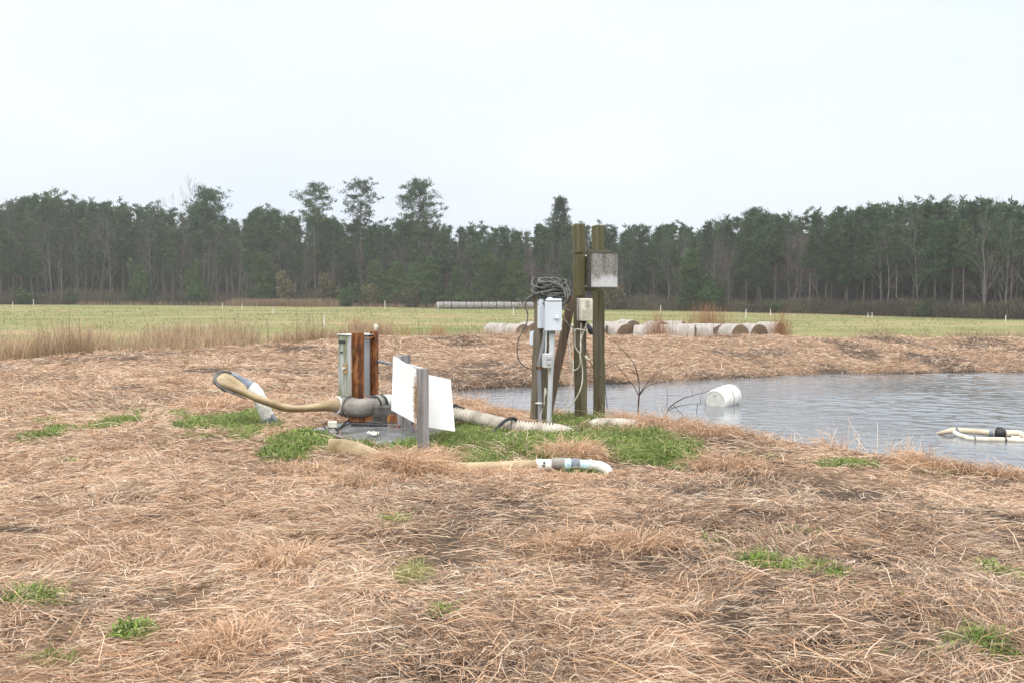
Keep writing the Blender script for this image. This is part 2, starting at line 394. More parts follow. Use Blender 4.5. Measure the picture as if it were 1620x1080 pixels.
tag(np_mesh('water', np.stack([WX, WY, WZ], -1).reshape(-1, 3)[us], inv.reshape(-1, 4), m_water, smooth=True), kind='structure')
'''
mb = MB(); cxp = sum(p[0] for p in POND) / len(POND); cyp = sum(p[1] for p in POND) / len(POND)
out = []
n = len(POND)
for i in range(n):
    a = Vector(POND[i - 1]); p = Vector(POND[i]); c = Vector(POND[(i + 1) % n]); e = (c - a).normalized(); out.append((p.x + e.y * .7, p.y - e.x * .7, WATER_Z))
bm = bmesh.new(); f = bm.faces.new([bm.verts.new(p) for p in out]); bmesh.ops.triangulate(bm, faces=[f]); mb.bm(bm)
'''

# ------------------------------------------------------------------ dead grass lying on the bank
m_straw = vcol('dead_grass_blades', .75, .25)
m_green = vcol('green_blades', .6, .3)
SLAB = [G(480, 680, .05), G(604, 704, .05), G(735, 676, .05), G(600, 655, .05)]
def in_poly(x, y, poly):
    ins = np.zeros(x.shape, bool); n = len(poly)
    for i in range(n):
        ax, ay = poly[i][0], poly[i][1]; bx, by = poly[(i + 1) % n][0], poly[(i + 1) % n][1]
        c = (ay > y) != (by > y); ins ^= c & (x < (bx - ax) * (y - ay) / ((by - ay) if by != ay else 1e-9) + ax)
    return ins
def blades(x, y, L, wd, az, e1, e2, lift, col, seg_h=True, droop=None):
    """three point ribbons rooted at x,y; e1,e2 the two rises; returns verts, quads, cols"""
    n = len(x); z0 = hq(x, y) + lift
    dx, dy = np.cos(az), np.sin(az)
    x1 = x + dx * np.cos(e1) * L * .5; y1 = y + dy * np.cos(e1) * L * .5; z1 = z0 + np.sin(e1) * L * .5
    kink = RNG.normal(0, .25, n); ax2 = az + kink
    x2 = x1 + np.cos(ax2) * np.cos(e2) * L * .5; y2 = y1 + np.sin(ax2) * np.cos(e2) * L * .5; z2 = z1 + np.sin(e2) * L * .5
    z1 = np.maximum(z1, hq(x1, y1) + .006 + lift * .5); z2 = np.maximum(z2, hq(x2, y2) + .004 + lift * .4)
    roll = RNG.uniform(-1.2, 1.2, n)
    sx = -dy * np.cos(roll); sy = dx * np.cos(roll); sz = np.sin(roll) * .9
    P = np.empty((n, 6, 3))
    for i, (px, py, pz, k) in enumerate(((x, y, z0, .45), (x1, y1, z1, .5), (x2, y2, z2, .22))):
        for j, s in ((0, -1), (1, 1)):
            P[:, i * 2 + j, 0] = px + s * sx * wd * k; P[:, i * 2 + j, 1] = py + s * sy * wd * k; P[:, i * 2 + j, 2] = pz + s * sz * wd * k
    base = (np.arange(n) * 6)[:, None]
    q = np.concatenate([base + np.array([[0, 1, 3, 2]]), base + np.array([[2, 3, 5, 4]])], 0)
    return P.reshape(-1, 3), q, np.repeat(col, 6, axis=0)
def join(parts):
    V = []; Q = []; C = []; o = 0
    for v, q, c in parts: V.append(v); Q.append(q + o); C.append(c); o += len(v)
    return np.concatenate(V), np.concatenate(Q), np.concatenate(C)
PAL = np.array([(.70, .48, .315), (.62, .40, .24), (.51, .30, .175), (.79, .61, .45), (.39, .235, .14), (.67, .52, .39)])
PALD = np.array([(.20, .145, .105), (.30, .225, .17), (.13, .095, .07), (.36, .26, .185), (.24, .15, .095)])
def straw_cols(x, y, n):
    base = PAL[RNG.integers(0, len(PAL), n)]; dk = PALD[RNG.integers(0, len(PALD), n)]
    k = decay(x, y); pick = RNG.random(n) < (k * .34 + .15)
    c = np.where(pick[:, None], dk, base)
    t = fbm(x / .8, y / .8, 71, 2)[:, None]            # tufts differ: orange, pale
    c = c * (1 + (t - .5) * np.array([[.3, .4, .5]])); c = c * .9 + c.mean(1, keepdims=True) * .1
    return np.clip(c * RNG.uniform(.78, 1.18, (n, 1)), 0, .85)
def visible_xy(n, y0, y1, margin=2.4):
    y = y0 * (y1 / y0) ** RNG.random(n)                 # more blades per metre nearby, where each one can be seen
    x = RNG.uniform(-1, 1, n) * (y * .53 + margin); return x, y
def keep_ground(x, y):
    return (sdq(x, y) > .05) & (crest_dist(x, y) < 3.5) & ~in_poly(x, y, SLAB) & (x > LX0 + 1) & (x < LX1 - 1)
def straw_layer(n_clump, per, y0, y1, wk, Lr, spread):
    cx, cy = visible_xy(n_clump, y0, y1)
    k = keep_ground(cx, cy); cx, cy = cx[k], cy[k]; nc = len(cx)
    flow = fbm(cx / 1.7, cy / 1.7, 81, 2) * 4 * math.pi + fbm(cx / .5, cy / .5, 83, 2) * 3 + .4
    up = ss((fbm(cx / .55, cy / .8, 91, 3) - .56) / .14)           # standing tufts
    lip = np.exp(-((sdq(cx, cy) - .65) / .35) ** 2) * (cy < 19)
    up = np.maximum(up, .8 * lip * (RNG.random(nc) < .6))
    az = np.repeat(flow + RNG.normal(0, .35, nc), per); x = np.repeat(cx, per); y = np.repeat(cy, per); U = np.repeat(up, per) * RNG.uniform(.3, 1, nc * per); LP = np.repeat(lip, per)
    n = len(x); sp = spread * (.6 + .5 * np.sqrt(y / 8))
    x = x + RNG.normal(0, sp, n); y = y + RNG.normal(0, sp, n)
    az = az + RNG.normal(0, .42, n) + (RNG.random(n) < .25) * RNG.uniform(-2.5, 2.5, n)
    gr = green(x, y)
    bare_ = ss((fbm(x / .45, y / .6, 97, 3) - .61) / .06) * (1 - .8 * ss((y - 11) / 8))
    k = keep_ground(x, y) & (RNG.random(n) > gr * .62) & (RNG.random(n) > bare_ * .88) & (RNG.random(n) > soil(x, y) * .9)
    x, y, az, U, LP = x[k], y[k], az[k], U[k], LP[k]; n = len(x)
    L = RNG.uniform(*Lr, n) * (.8 + .4 * U + .1 * LP); wd = wk * RNG.uniform(.6, 1.4, n) * np.maximum(1, y / 7)
    e1 = RNG.normal(.10, .12, n) + U * RNG.uniform(.1, .75, n) * np.where(y < 9, .75, 1); e2 = e1 - RNG.uniform(.1, .5, n) * (1 + U)
    lift = RNG.uniform(.0, .045, n) ** 1.2 * (1 + 0.5 * U)
    return blades(x, y, L, wd, az, e1, e2, lift, straw_cols(x, y, n))
K = 1.0
parts = [straw_layer(int(54000 * K), 16, 3.4, 20, .0039, (.06, .20), .07), straw_layer(int(1500 * K), 12, 3.4, 14, .0038, (.16, .32), .09),
         straw_layer(int(17000 * K), 16, 13, 40, .0029, (.12, .30), .10)]
# loose single stems thrown over the mat
x, y = visible_xy(3600, 3.5, 24); k = keep_ground(x, y) & (green(x, y) < .4); x, y = x[k], y[k]; n = len(x)
parts.append(blades(x, y, RNG.uniform(.2, .45, n), .0042 * np.maximum(1, y / 8), RNG.uniform(0, 6.28, n), RNG.normal(.12, .12, n), RNG.normal(-.05, .12, n), RNG.uniform(.03, .07, n), np.clip(PAL[RNG.integers(0, 4, n)] * RNG.uniform(.7, 1.15, (n, 1)), 0, .85)))
# stems standing along the water's edge and in the tall tufts
t = RNG.random(5000); ex = np.interp(t * 20, np.arange(12), [p[0] for p in POND[:12]]); ey = np.interp(t * 20, np.arange(12), [p[1] for p in POND[:12]])
k = t * 20 < 11; ex = ex[k] + RNG.normal(-.35, .2, k.sum()); ey = ey[k] + RNG.normal(-.35, .2, k.sum()); k = keep_ground(ex, ey) & (vn(ex / .5, ey / .5, 17) > .55); ex, ey = ex[k], ey[k]; n = len(ex)
parts.append(blades(ex, ey, RNG.uniform(.2, .5, n), np.full(n, .005), RNG.uniform(0, 6.28, n), RNG.uniform(.6, 1.4, n), RNG.uniform(.2, 1.3, n), np.zeros(n), straw_cols(ex, ey, n)))
# ragged tufts and wet stems along the far shore
t = RNG.random(5200); FE = POND[15:] + POND[:1]; ex = np.interp(t * (len(FE) - 1), np.arange(len(FE)), [p[0] for p in FE]); ey = np.interp(t * (len(FE) - 1), np.arange(len(FE)), [p[1] for p in FE])
ex = ex + RNG.normal(0, .25, len(ex)); ey = ey + np.abs(RNG.normal(0, .22, len(ex))); k = (sdq(ex, ey) > -.12) & (vn(ex / .8, ey / .4, 19) > .42) & (ex < 24); ex, ey = ex[k], ey[k]; n = len(ex)
parts.append(blades(ex, ey, RNG.uniform(.12, .34, n), np.full(n, .014), RNG.normal(-1.57, 1.0, n), RNG.uniform(.1, 1.1, n), RNG.uniform(-.9, .5, n), np.zeros(n), straw_cols(ex, ey, n) * .75))
# heaped tufts seen in the photo by the hose and the pond
def heap(px, py, rx, n, Lr=(.25, .5), wd=.006, tint=None):
    c = G(px, py); r = rx * c.y / FPX
    x = c.x + RNG.normal(0, r * .5, n); y = c.y + RNG.normal(0, max(r * .4, .12), n); az = np.arctan2(y - c.y, x - c.x) + RNG.normal(0, .9, n)
    col = straw_cols(x, y, n) * .5 + PAL[RNG.integers(0, 3, n)] * .5
    if tint is not None: col = np.array(tint) * RNG.uniform(.7, 1.3, (n, 1))
    e1 = RNG.uniform(.3, 1.3, n)
    return blades(x, y, RNG.uniform(*Lr, n), np.full(n, wd), az, e1, e1 - RNG.uniform(.5, 1.5, n), np.zeros(n), col)
for a in [(642, 742, 46, 1900, (.18, .38)), (700, 744, 40, 600, (.08, .18)), (905, 722, 42, 1100, (.15, .34)), (1010, 668, 45, 1200, (.15, .35)), (1060, 680, 50, 1100, (.15, .35)), (1000, 684, 30, 400, (.08, .2)), (950, 682, 24, 260, (.06, .14)), (1350, 703, 45, 1300, (.2, .42)), (1180, 690, 50, 1000, (.15, .35)), (1480, 728, 45, 1000, (.2, .36)), (1120, 692, 50, 900, (.15, .32)),
          (770, 660, 30, 500, (.12, .3)), (880, 650, 24, 300, (.1, .25)), (745, 637, 26, 500, (.2, .35)), (365, 1020, 55, 800, (.08, .18)), (450, 885, 45, 500, (.1, .22)), (890, 860, 70, 700, (.1, .2)), (1010, 865, 60, 600, (.1, .2)), (905, 750, 60, 700, (.05, .13)), (440, 690, 20, 250, (.1, .22)), (350, 640, 60, 700, (.15, .35)), (420, 640, 40, 400, (.12, .3)),
          (650, 668, 8, 0 or 60, (.1, .2)), (480, 750, 60, 500, (.1, .22)), (1150, 735, 60, 700, (.12, .28)), (700, 728, 26, 160, (.2, .38)), (805, 748, 60, 500, (.08, .18)), (570, 766, 60, 500, (.10, .2)), (1540, 740, 40, 700, (.2, .34)), (1600, 748, 40, 600, (.15, .3))]:
    parts.append(heap(*a))
v, q, c = join(parts)
NB = len(v) // 6
tag(np_mesh('dead_grass', v, q, m_straw, c), 'flattened tan and orange dead grass matted over the pond bank', 'dead grass', kind='stuff')
# green growth
n = 330000
x, y = visible_xy(n, 4.2, 16); g = green(x, y); k = keep_ground(x, y) & (RNG.random(n) < g * 1.1); x, y, g = x[k], y[k], g[k]
xs = np.repeat(x, 3) + RNG.normal(0, .03, len(x) * 3); ys = np.repeat(y, 3) + RNG.normal(0, .03, len(x) * 3); gs = np.repeat(g, 3); k = keep_ground(xs, ys); xs, ys, gs = xs[k], ys[k], gs[k]; n = len(xs)
GP = np.array([(.16, .24, .045), (.215, .30, .06), (.11, .17, .035), (.28, .34, .10), (.40, .38, .19), (.13, .19, .055)])
gc = GP[RNG.integers(0, 6, n)] * RNG.uniform(.7, 1.3, (n, 1)) * (.75 + .5 * fbm(xs / .4, ys / .4, 77, 2)[:, None])
leaf = fbm(xs / .6, ys / .6, 95, 2) + RNG.normal(0, .08, n) > .56
L = np.where(leaf, RNG.uniform(.02, .065, n), RNG.uniform(.06, .19, n)) * (.35 + .55 * gs); wd = np.where(leaf, .014, .006) * np.maximum(1, ys / 11)
e1 = RNG.uniform(.2, 1.35, n)
parts = [blades(xs, ys, L, wd, RNG.uniform(0, 6.28, n), e1, e1 - RNG.uniform(.2, 1.4, n), np.where(leaf, RNG.uniform(.0, .05, n), 0) * gs, gc),
         heap(648, 906, 24, 480, (.06, .13), .0045, (.34, .34, .13))]
v, q, c = join(parts)
tag(np_mesh('green_grass', v, q, m_green, c), 'fresh green grass and clover growing in patches round the pump', 'green grass', kind='stuff')

# ------------------------------------------------------------------ tall dead weeds outside the bank, tufts in the field
HQ_FAR = height
def tall(x, y, L, wd, lean, col, z0=None):
    n = len(x); z = height(x, y) if z0 is None else z0
    az = RNG.uniform(0, 6.28, n); a1 = np.abs(RNG.normal(0, lean, n)); a2 = a1 + np.abs(RNG.normal(0, lean * 1.4, n))
    P = np.empty((n, 6, 3)); fa = RNG.uniform(0, 3.14, n); sx, sy = np.cos(fa), np.sin(fa)
    X = x; Y = y; Z = z - .03; pts = [(X, Y, Z)]
    for a in (a1, a2):
        X = X + np.cos(az) * np.sin(a) * L * .5; Y = Y + np.sin(az) * np.sin(a) * L * .5; Z = Z + np.cos(a) * L * .5; pts.append((X, Y, Z))
    for i, (p, k) in enumerate(zip(pts, (.5, .45, .2))):
        for j, s in ((0, -1), (1, 1)):
            P[:, i * 2 + j, 0] = p[0] + s * sx * wd * k; P[:, i * 2 + j, 1] = p[1] + s * sy * wd * k; P[:, i * 2 + j, 2] = p[2]
    base = (np.arange(n) * 6)[:, None]
    return P.reshape(-1, 3), np.concatenate([base + np.array([[0, 1, 3, 2]]), base + np.array([[2, 3, 5, 4]])], 0), np.repeat(col, 6, axis=0)
TW = np.array([(.56, .42, .265), (.45, .325, .205), (.33, .235, .16), (.62, .49, .33), (.37, .255, .17)])
def weeds(n, x0, x1, d0, d1, Lr, wd, thr, lean=.14, seed=5, tint=1.0):
    x = RNG.uniform(x0, x1, n); d = RNG.uniform(d0, d1, n); y = crest(x) + d * np.sqrt(1 + np.interp(x, _gx, _gs) ** 2)
    dens = fbm(x / 3.2, d / 2.2, seed, 3); k = dens > thr; x, y, dens = x[k], y[k], dens[k]; n = len(x)
    L = RNG.uniform(*Lr, n) * (.55 + 1.3 * (dens - thr) / .25)
    return tall(x, y, L, wd * RNG.uniform(.6, 1.3, n), lean, np.clip(TW[RNG.integers(0, 5, n)] * RNG.uniform(.75, 1.2, (n, 1)) * tint, 0, 1))
parts = [weeds(80000, -28, -9, .9, 4.6, (.36, .80), .014, .36, .2), weeds(18000, -10, -4, .6, 4, (.25, .6), .013, .43, .2, seed=9), weeds(9000, -4, 3, .5, 4, (.15, .34), .012, .48, .2, seed=12),
         weeds(3000, 3, 13, .4, 3, (.12, .25), .012, .50, .25, seed=14), weeds(22000, 11, 30, .5, 5, (.2, .52), .012, .48, .22, seed=18, tint=.72)]
v, q, c = join(parts)
tag(np_mesh('tall_weeds', v, q, vcol('dry_weed_blades', .8, .2), c), 'band of tall brown dead weeds along the outer edge of the bank', 'weeds', kind='stuff')
n = 60000
y = 36 * (200 / 36) ** RNG.random(n); x = RNG.uniform(-1, 1, n) * (y * .56 + 3); k = (crest_dist(x, y) > 3.0) & (fbm(x / 5, y / 9, 41, 3) > .40); x, y = x[k], y[k]; n = len(x)
FG = np.array([(.195, .215, .07), (.235, .235, .085), (.31, .26, .135), (.16, .185, .06), (.36, .29, .17)])
L = RNG.uniform(.06, .22, n) * (1 + .5 * (y > 80))
v, q, c = tall(x, y, L, .012 * np.maximum(1, y / 22), .5, FG[RNG.integers(0, 5, n)] * RNG.uniform(.75, 1.2, (n, 1)))
tag(np_mesh('field_grass', v, q, vcol('field_grass_blades', .8, .2), c), 'short yellow green grass of the open field behind the bank', 'field grass', kind='stuff')
# ------------------------------------------------------------------ materials of the built things
def wood(name, c_lo, c_hi, moss, moss_amt, scale=26):
    m, nt, b = mat(name)
    g = noise(nt, scale, 6, .65, (1, 1, .05)); g2 = noise(nt, 3.5, 5, .6, (1, 1, .35)); cr = noise(nt, 40, 3, .5, (1, 1, .025), loc=(3, 1, 7))
    base = ramp(nt, [(.32, c_lo), (.66, c_hi)], g)
    base = mix(nt, base, moss, math_(nt, 'MULTIPLY', ramp(nt, [(.36, g3(0)), (.6, g3(1))], g2), moss_amt))
    base = mix(nt, base, (.015, .012, .01), ramp(nt, [(.66, g3(0)), (.71, g3(.85))], cr))
    nt.links.new(base, b.inputs['Base Color']); b.inputs['Roughness'].default_value = .85; b.inputs['Specular IOR Level'].default_value = .2
    bump(nt, b, math_(nt, 'SUBTRACT', g, math_(nt, 'MULTIPLY', cr, .5)), .6, .008); return m
m_mossy = wood('mossy_post_wood', (.055, .048, .034), (.19, .165, .12), (.085, .088, .026), .75)
m_mossy2 = wood('weathered_mossy_wood', (.07, .06, .045), (.23, .195, .15), (.08, .082, .03), .5)
m_brace = wood('brown_brace_wood', (.085, .058, .042), (.235, .165, .12), (.16, .13, .09), .3)
m_greypost = wood('grey_post_wood', (.13, .125, .125), (.38, .37, .37), (.12, .105, .075), .42)
def rusty():
    m, nt, b = mat('rusty_steel')
    a = noise(nt, 14, 7, .68, (1, 1, .35)); s = noise(nt, 30, 4, .6, (1, 1, .06)); p = noise(nt, 6, 4, .6, (1, 1, .5), loc=(2, 5, 1))
    c = ramp(nt, [(.32, (.045, .018, .010)), (.45, (.15, .055, .020)), (.56, (.31, .115, .034)), (.68, (.48, .23, .075))], a)
    c = mix(nt, c, (.055, .022, .013), ramp(nt, [(.5, g3(0)), (.68, g3(.8))], s))
    c = mix(nt, c, (.56, .36, .13), ramp(nt, [(.63, g3(0)), (.68, g3(.7))], p))
    nt.links.new(c, b.inputs['Base Color']); b.inputs['Roughness'].default_value = .85; bump(nt, b, a, .5, .006); return m
m_rust = rusty()
def stained(name, c, stain, rust, amt=.8):
    m, nt, b = mat(name)
    v = noise(nt, 9, 5, .6, (1, 1, .14)); q = noise(nt, 4, 6, .65, (1, 1, .4), loc=(4, 2, 1)); sp = noise(nt, 40, 4, .6)
    k = ramp(nt, [(.38, g3(0)), (.54, g3(1))], v)
    col = mix(nt, c, stain, math_(nt, 'MULTIPLY', k, amt))
    col = mix(nt, col, rust, ramp(nt, [(.60, g3(0)), (.70, g3(.9))], q))
    col = mix(nt, col, tuple(x * .6 for x in c), ramp(nt, [(.58, g3(0)), (.72, g3(.5))], sp))
    nt.links.new(col, b.inputs['Base Color']); b.inputs['Roughness'].default_value = .5; bump(nt, b, sp, .08, .003); return m
m_cab = stained('stained_cabinet_paint', (.43, .46, .47), (.17, .185, .09), (.13, .065, .035), .9)
m_cabside = stained('grey_cabinet_paint', (.43, .47, .50), (.33, .36, .37), (.16, .10, .07), .5)
m_rim = simple('cabinet_rim_paint', (.36, .39, .38), (.58, .61, .61), .5, 14)
m_hose = simple('tan_layflat_hose', (.23, .165, .082), (.43, .335, .20), .55, 7, bmp=.15, bd=.006, stretch=(.6, 1, 1))
m_greypipe = simple('grey_weathered_pipe', (.145, .13, .11), (.30, .28, .245), .55, 11, bmp=.15, stretch=(.5, 1, 1))
m_pvc = simple('dirty_white_pvc', (.46, .44, .39), (.80, .80, .77), .4, 7, lo=.3, hi=.55, bmp=.05)
m_slate = simple('slate_grey_pvc', (.12, .145, .18), (.22, .25, .30), .5, 9)
m_ltblue = simple('pale_blue_pvc', (.36, .55, .60), (.52, .70, .74), .4, 9, bmp=.05)
m_black = simple('black_rubber', (.010, .010, .012), (.03, .03, .032), .5, 20)
m_band = simple('bright_steel_band', (.55, .56, .56), (.78, .79, .79), .4, 20, metal=.0, bmp=.05)
m_sheet = simple('white_sheet', (.86, .87, .87), (.92, .92, .92), .45, 4, bmp=.03, lo=.3, hi=.5)
m_conc = simple('wet_concrete', (.05, .05, .05), (.235, .24, .25), .24, 3.2, bmp=.3, bd=.012, spec=.5, detail=9)
m_cast = simple('stained_cast_iron', (.03, .028, .025), (.12, .112, .10), .6, 10, bmp=.3, bd=.006)
m_motor = simple('dark_motor_paint', (.018, .02, .022), (.06, .062, .066), .5, 9)
m_plate = simple('tan_latch_plate', (.28, .19, .10), (.40, .29, .16), .6, 20)
m_cream = simple('yellowed_white_plastic', (.55, .52, .42), (.72, .69, .58), .45, 10, bmp=.06)
m_redhose = simple('red_brown_hose', (.13, .035, .022), (.24, .07, .045), .5, 10)

def ring(mb, path, i0, i1, r, n=18):
    mb.tube([path[i0], path[i1]], r, n)
# ---- pump slab
z0 = .045
mb = MB(); P4 = [Vector((p[0], p[1], z0)) for p in SLAB]
pts = []
for i in range(4):
    a, b_ = P4[i], P4[(i + 1) % 4]
    for k in range(8):
        t = k / 8; p = a.lerp(b_, t); pts.append(p + Vector((random.gauss(0, .012), random.gauss(0, .012), 0)))
mb.plate(pts, (0, 0, -1), .22)
tag(mb.build('concrete_slab', m_conc), 'low wet grey concrete slab under the rusty pump', 'slab')

# ---- pump
pr = W(640, 660, 12.4)
pump = thing('water_pump', 'dark water pump on a rusty frame with a fat grey elbow, behind the white sheet', 'pump', (pr.x, pr.y, .05))
m_ = MB()
ga = W(552, 662, 12.3); gb = W(720, 668, 12.35)
for off in (0, .42):
    a = Vector((ga.x + off * .2, ga.y + off, .05 + .05)); b_ = Vector((gb.x + off * .2, gb.y - .15 + off, .05 + .05))
    m_.beam(a, b_, .1, .1, 1.57, .006); 
for t in (.12, .55, .95):
    a = Vector((ga.x + (gb.x - ga.x) * t, ga.y + .04, .105)); m_.beam(a, a + Vector((.08, .38, 0)), .07, .085, 0, .004)
m_.build('base_frame', m_rust, pump)
mv = MB(); c = W(648, 644, 12.6)
mv.tube([c + Vector((-.16, -.02, 0)), c + Vector((-.10, -.01, 0)), c + Vector((.02, 0, 0)), c + Vector((.08, .0, 0))], [.10, .19, .20, .12], 24)
mv.tube([c + Vector((-.12, -.02, -.05)), c + Vector((-.1, -.02, -.36))], [.12, .14], 4, phase=.78)
mv.build('casing', m_cast, pump)
mm = MB(); mm.tube([c + Vector((.08, 0, 0)), c + Vector((.14, .01, 0)), c + Vector((.36, .03, 0)), c + Vector((.40, .03, 0))], [.12, .15, .15, .1], 24)
for k in range(16):
    a = 2 * math.pi * k / 16; d = Vector((0, math.cos(a), math.sin(a)))
    mm.box(c + Vector((.25, .02, 0)) + d * .153, (.2, .012, .03), Matrix.Rotation(a - math.pi / 2, 3, 'X'), .002)
mm.box(c + Vector((.25, .02, -.24)), (.2, .2, .2), None, .01)
mm.build('motor', m_motor, pump)
fb = MB(); q = W(611, 652, 12.3); fb.box((q.x, q.y, q.z - .02), (.34, .18, .22), Matrix.Rotation(.15, 3, 'Z'), .02, 2); fb.build('foot_block', m_cast, pump)
tp = MB(); q = W(632, 634, 12.35); tp.box((q.x, q.y, q.z), (.22, .16, .03), Matrix.Rotation(.15, 3, 'Z'), .006); tp.box((q.x + .09, q.y - .03, q.z - .03), (.08, .14, .06), Matrix.Rotation(.15, 3, 'Z'), .006); tp.build('top_cover', m_rim, pump)
el = MB(); path = [W(604, 639, 12.55), W(594, 640, 12.42), W(583, 643, 12.30), W(571, 645, 12.24), W(560, 644, 12.26), W(549, 642, 12.34)]
el.tube(path, [.112, .114, .116, .116, .114, .112], 24, sub=4)
for a, b_, r in ((W(553, 642.5, 12.31), W(545, 641.5, 12.36), .133), (W(600, 639.5, 12.5), W(591, 641, 12.38), .131), (W(557, 643.5, 12.27), W(555.4, 643.2, 12.29), .124)):
    el.tube([a, b_], r, 24)
elb = el.build('elbow', m_greypipe, pump)
for a, b_ in ((W(553.3, 642.6, 12.31), W(552.3, 642.4, 12.315)), (W(591.4, 641, 12.385), W(590.4, 641.1, 12.375)), (W(546, 641.6, 12.355), W(545, 641.4, 12.36))):
    mb = MB(); mb.tube([a, b_], .1345, 24); mb.build('groove', m_motor, elb)
wc = MB(); a = W(601, 639, 12.5); b_ = W(617, 638, 12.66); dv = (b_ - a).normalized()
wc.tube([a, b_ - dv * .03, b_, b_ + dv * .02], [.122, .122, .112, .09], 24); wcp = wc.build('coupling', m_pvc, pump)
bk = MB(); bk.tube([a - dv * .035, a + dv * .02], .129, 24); bk.build('rubber_seal', m_black, wcp)
for px, py, Y in ((541, 629, 12.3), (546, 628, 12.3), (551, 628.5, 12.28), (586, 629.5, 12.3), (592, 628, 12.33)):
    cl = MB(); p = W(px, py, Y); cl.box(p, (.035, .04, .022), Matrix.Rotation(random.uniform(-.4, .4), 3, 'Y'), .004); cl.tube([p + Vector((-.03, 0, .01)), p + Vector((.03, 0, .012))], .007, 6); cl.build('clamp', m_motor, pump)
rh = MB(); rh.tube([W(610, 686, 11.9), W(622, 680, 11.85), (W(640, 668, 11.9)), W(660, 655, 12.2)], .016, 8, sub=4); rh.build('hose', m_redhose, pump); rh = MB(); rh.tube([W(640, 689, 11.6), W(652, 690, 11.5), W(668, 688, 11.5)], .018, 8, sub=3); rh.build('hose', m_redhose, pump)
db = MB(); db.beam(W(556, 673, 11.95) , W(612, 675, 11.9), .05, .07, 0, .004); db.build('skid_plank', m_motor, pump)
wp = MB(); wp.beam(W(580, 668, 11.98), W(604, 671, 11.9), .02, .05, 0, .004); wp.build('pale_strip', m_cast, pump)

# ---- control cabinet on two rusty channels
cb0 = W(562, 660, 12.75)
cab = thing('control_cabinet', 'grey green metal control cabinet bolted to two rusty steel channels', 'control box', (cb0.x, cb0.y, .05))
u = Vector((-.74, .67, 0)); v = Vector((.67, .74, 0)); near = W(561, 560, 12.8); zt, zb = 1.085, .30
def cabbox(mb, a0, a1, b0, b1, za, zb_):
    R = Matrix((u, v, Vector((0, 0, 1)))).transposed()
    c = Vector((near.x, near.y, 0)) + u * (a0 + a1) / 2 + v * (b0 + b1) / 2 + Vector((0, 0, (za + zb_) / 2))
    mb.box(c, (a1 - a0, b1 - b0, zb_ - za), R, .008, 2)
mb = MB(); cabbox(mb, .02, .28, .0, .40, zb, zt); mb.build('body', m_cabside, cab)
mb = MB(); cabbox(mb, -.0, .30, -.035, -.002, zb - .01, zt + .005); door = mb.build('door', m_cab, cab)
mb = MB(); cabbox(mb, -.01, .31, -.05, .42, zt + .006, zt + .022); mb.build('rain_cap', m_rim, cab)
mb = MB(); cabbox(mb, .10, .19, -.047, -.036, .60, .735); lp = mb.build('latch_plate', m_plate, door)
kb = MB(); kc = Vector((near.x, near.y, .67)) + u * .145 - v * .05; kb.tube([kc, kc - v * .03], [.018, .014], 12); kb.build('knob', m_pvc, door)
for z in (.99, .86): 
    hg = MB(); cabbox(hg, .14, .27, -.048, -.037, z, z + .035) if z > .9 else cabbox(hg, .2, .24, -.046, -.037, z, z + .025); hg.build('hinge', m_motor, door)
def channel(name, px, py_top, Y, wdt, dep, zbot, yaw, lean=0.0):
    t = W(px, py_top, Y); mb = MB(); R = Matrix.Rotation(yaw, 3, 'Z'); z1 = t.z
    for (cx_, cy_, sx, sy) in ((0, dep / 2, wdt, .012), (-wdt / 2 + .006, 0, .012, dep - .014), (wdt / 2 - .006, 0, .012, dep - .014)):
        c = R @ Vector((cx_, cy_, 0)); mb.box((t.x + c.x, t.y + c.y, (z1 + zbot) / 2), (sx, sy, z1 - zbot), R, .003)
    return mb.build(name, m_rust, cab)
mb = MB(); q = W(566, 527, 12.5); mb.box((q.x + .002, q.y + .022, q.z / 2), (.012, .018, q.z - .06), Matrix.Rotation(.1, 3, 'Z'), .002)
ch = channel('steel_channel', 566, 527, 12.50, .158, .075, .04, .10)
mb.build('web_rib', m_rust, ch)
q = W(566, 527, 12.5)
for z in (1.0, .45):
    mb = MB(); mb.tube([(q.x, q.y + .08, z), (q.x, q.y + .055, z)], .014, 8); mb.build('bolt', m_motor, ch)
ch2 = channel('steel_channel', 591.5, 524, 13.0, .10, .06, .20, -.5)
mb = MB(); q = W(594, 522, 13.0); mb.tube([q, q + Vector((.01, 0, .04)), q + Vector((-.015, 0, .07))], [.02, .03, .012], 8, sub=2); mb.tube([q + Vector((.0, 0, .03)), q + Vector((.035, 0, .045))], .012, 6); mb.build('cap_fitting', m_cream, ch2)
mb = MB(); mb.beam(W(574, 537, 12.85), W(592, 533, 13.02), .03, .012, 0, .002); mb.build('strap', m_rust, cab)
rd = MB(); rd.tube([W(598, 571, 13.0), W(612, 574.5, 12.7)], .019, 10); rd.tube([W(611, 574.2, 12.72), W(624, 576.5, 12.45)], .014, 10); 
tag(rd.build('conduit_rod', m_slate), 'thin dark conduit running from the grey cabinet to the short post', 'conduit')

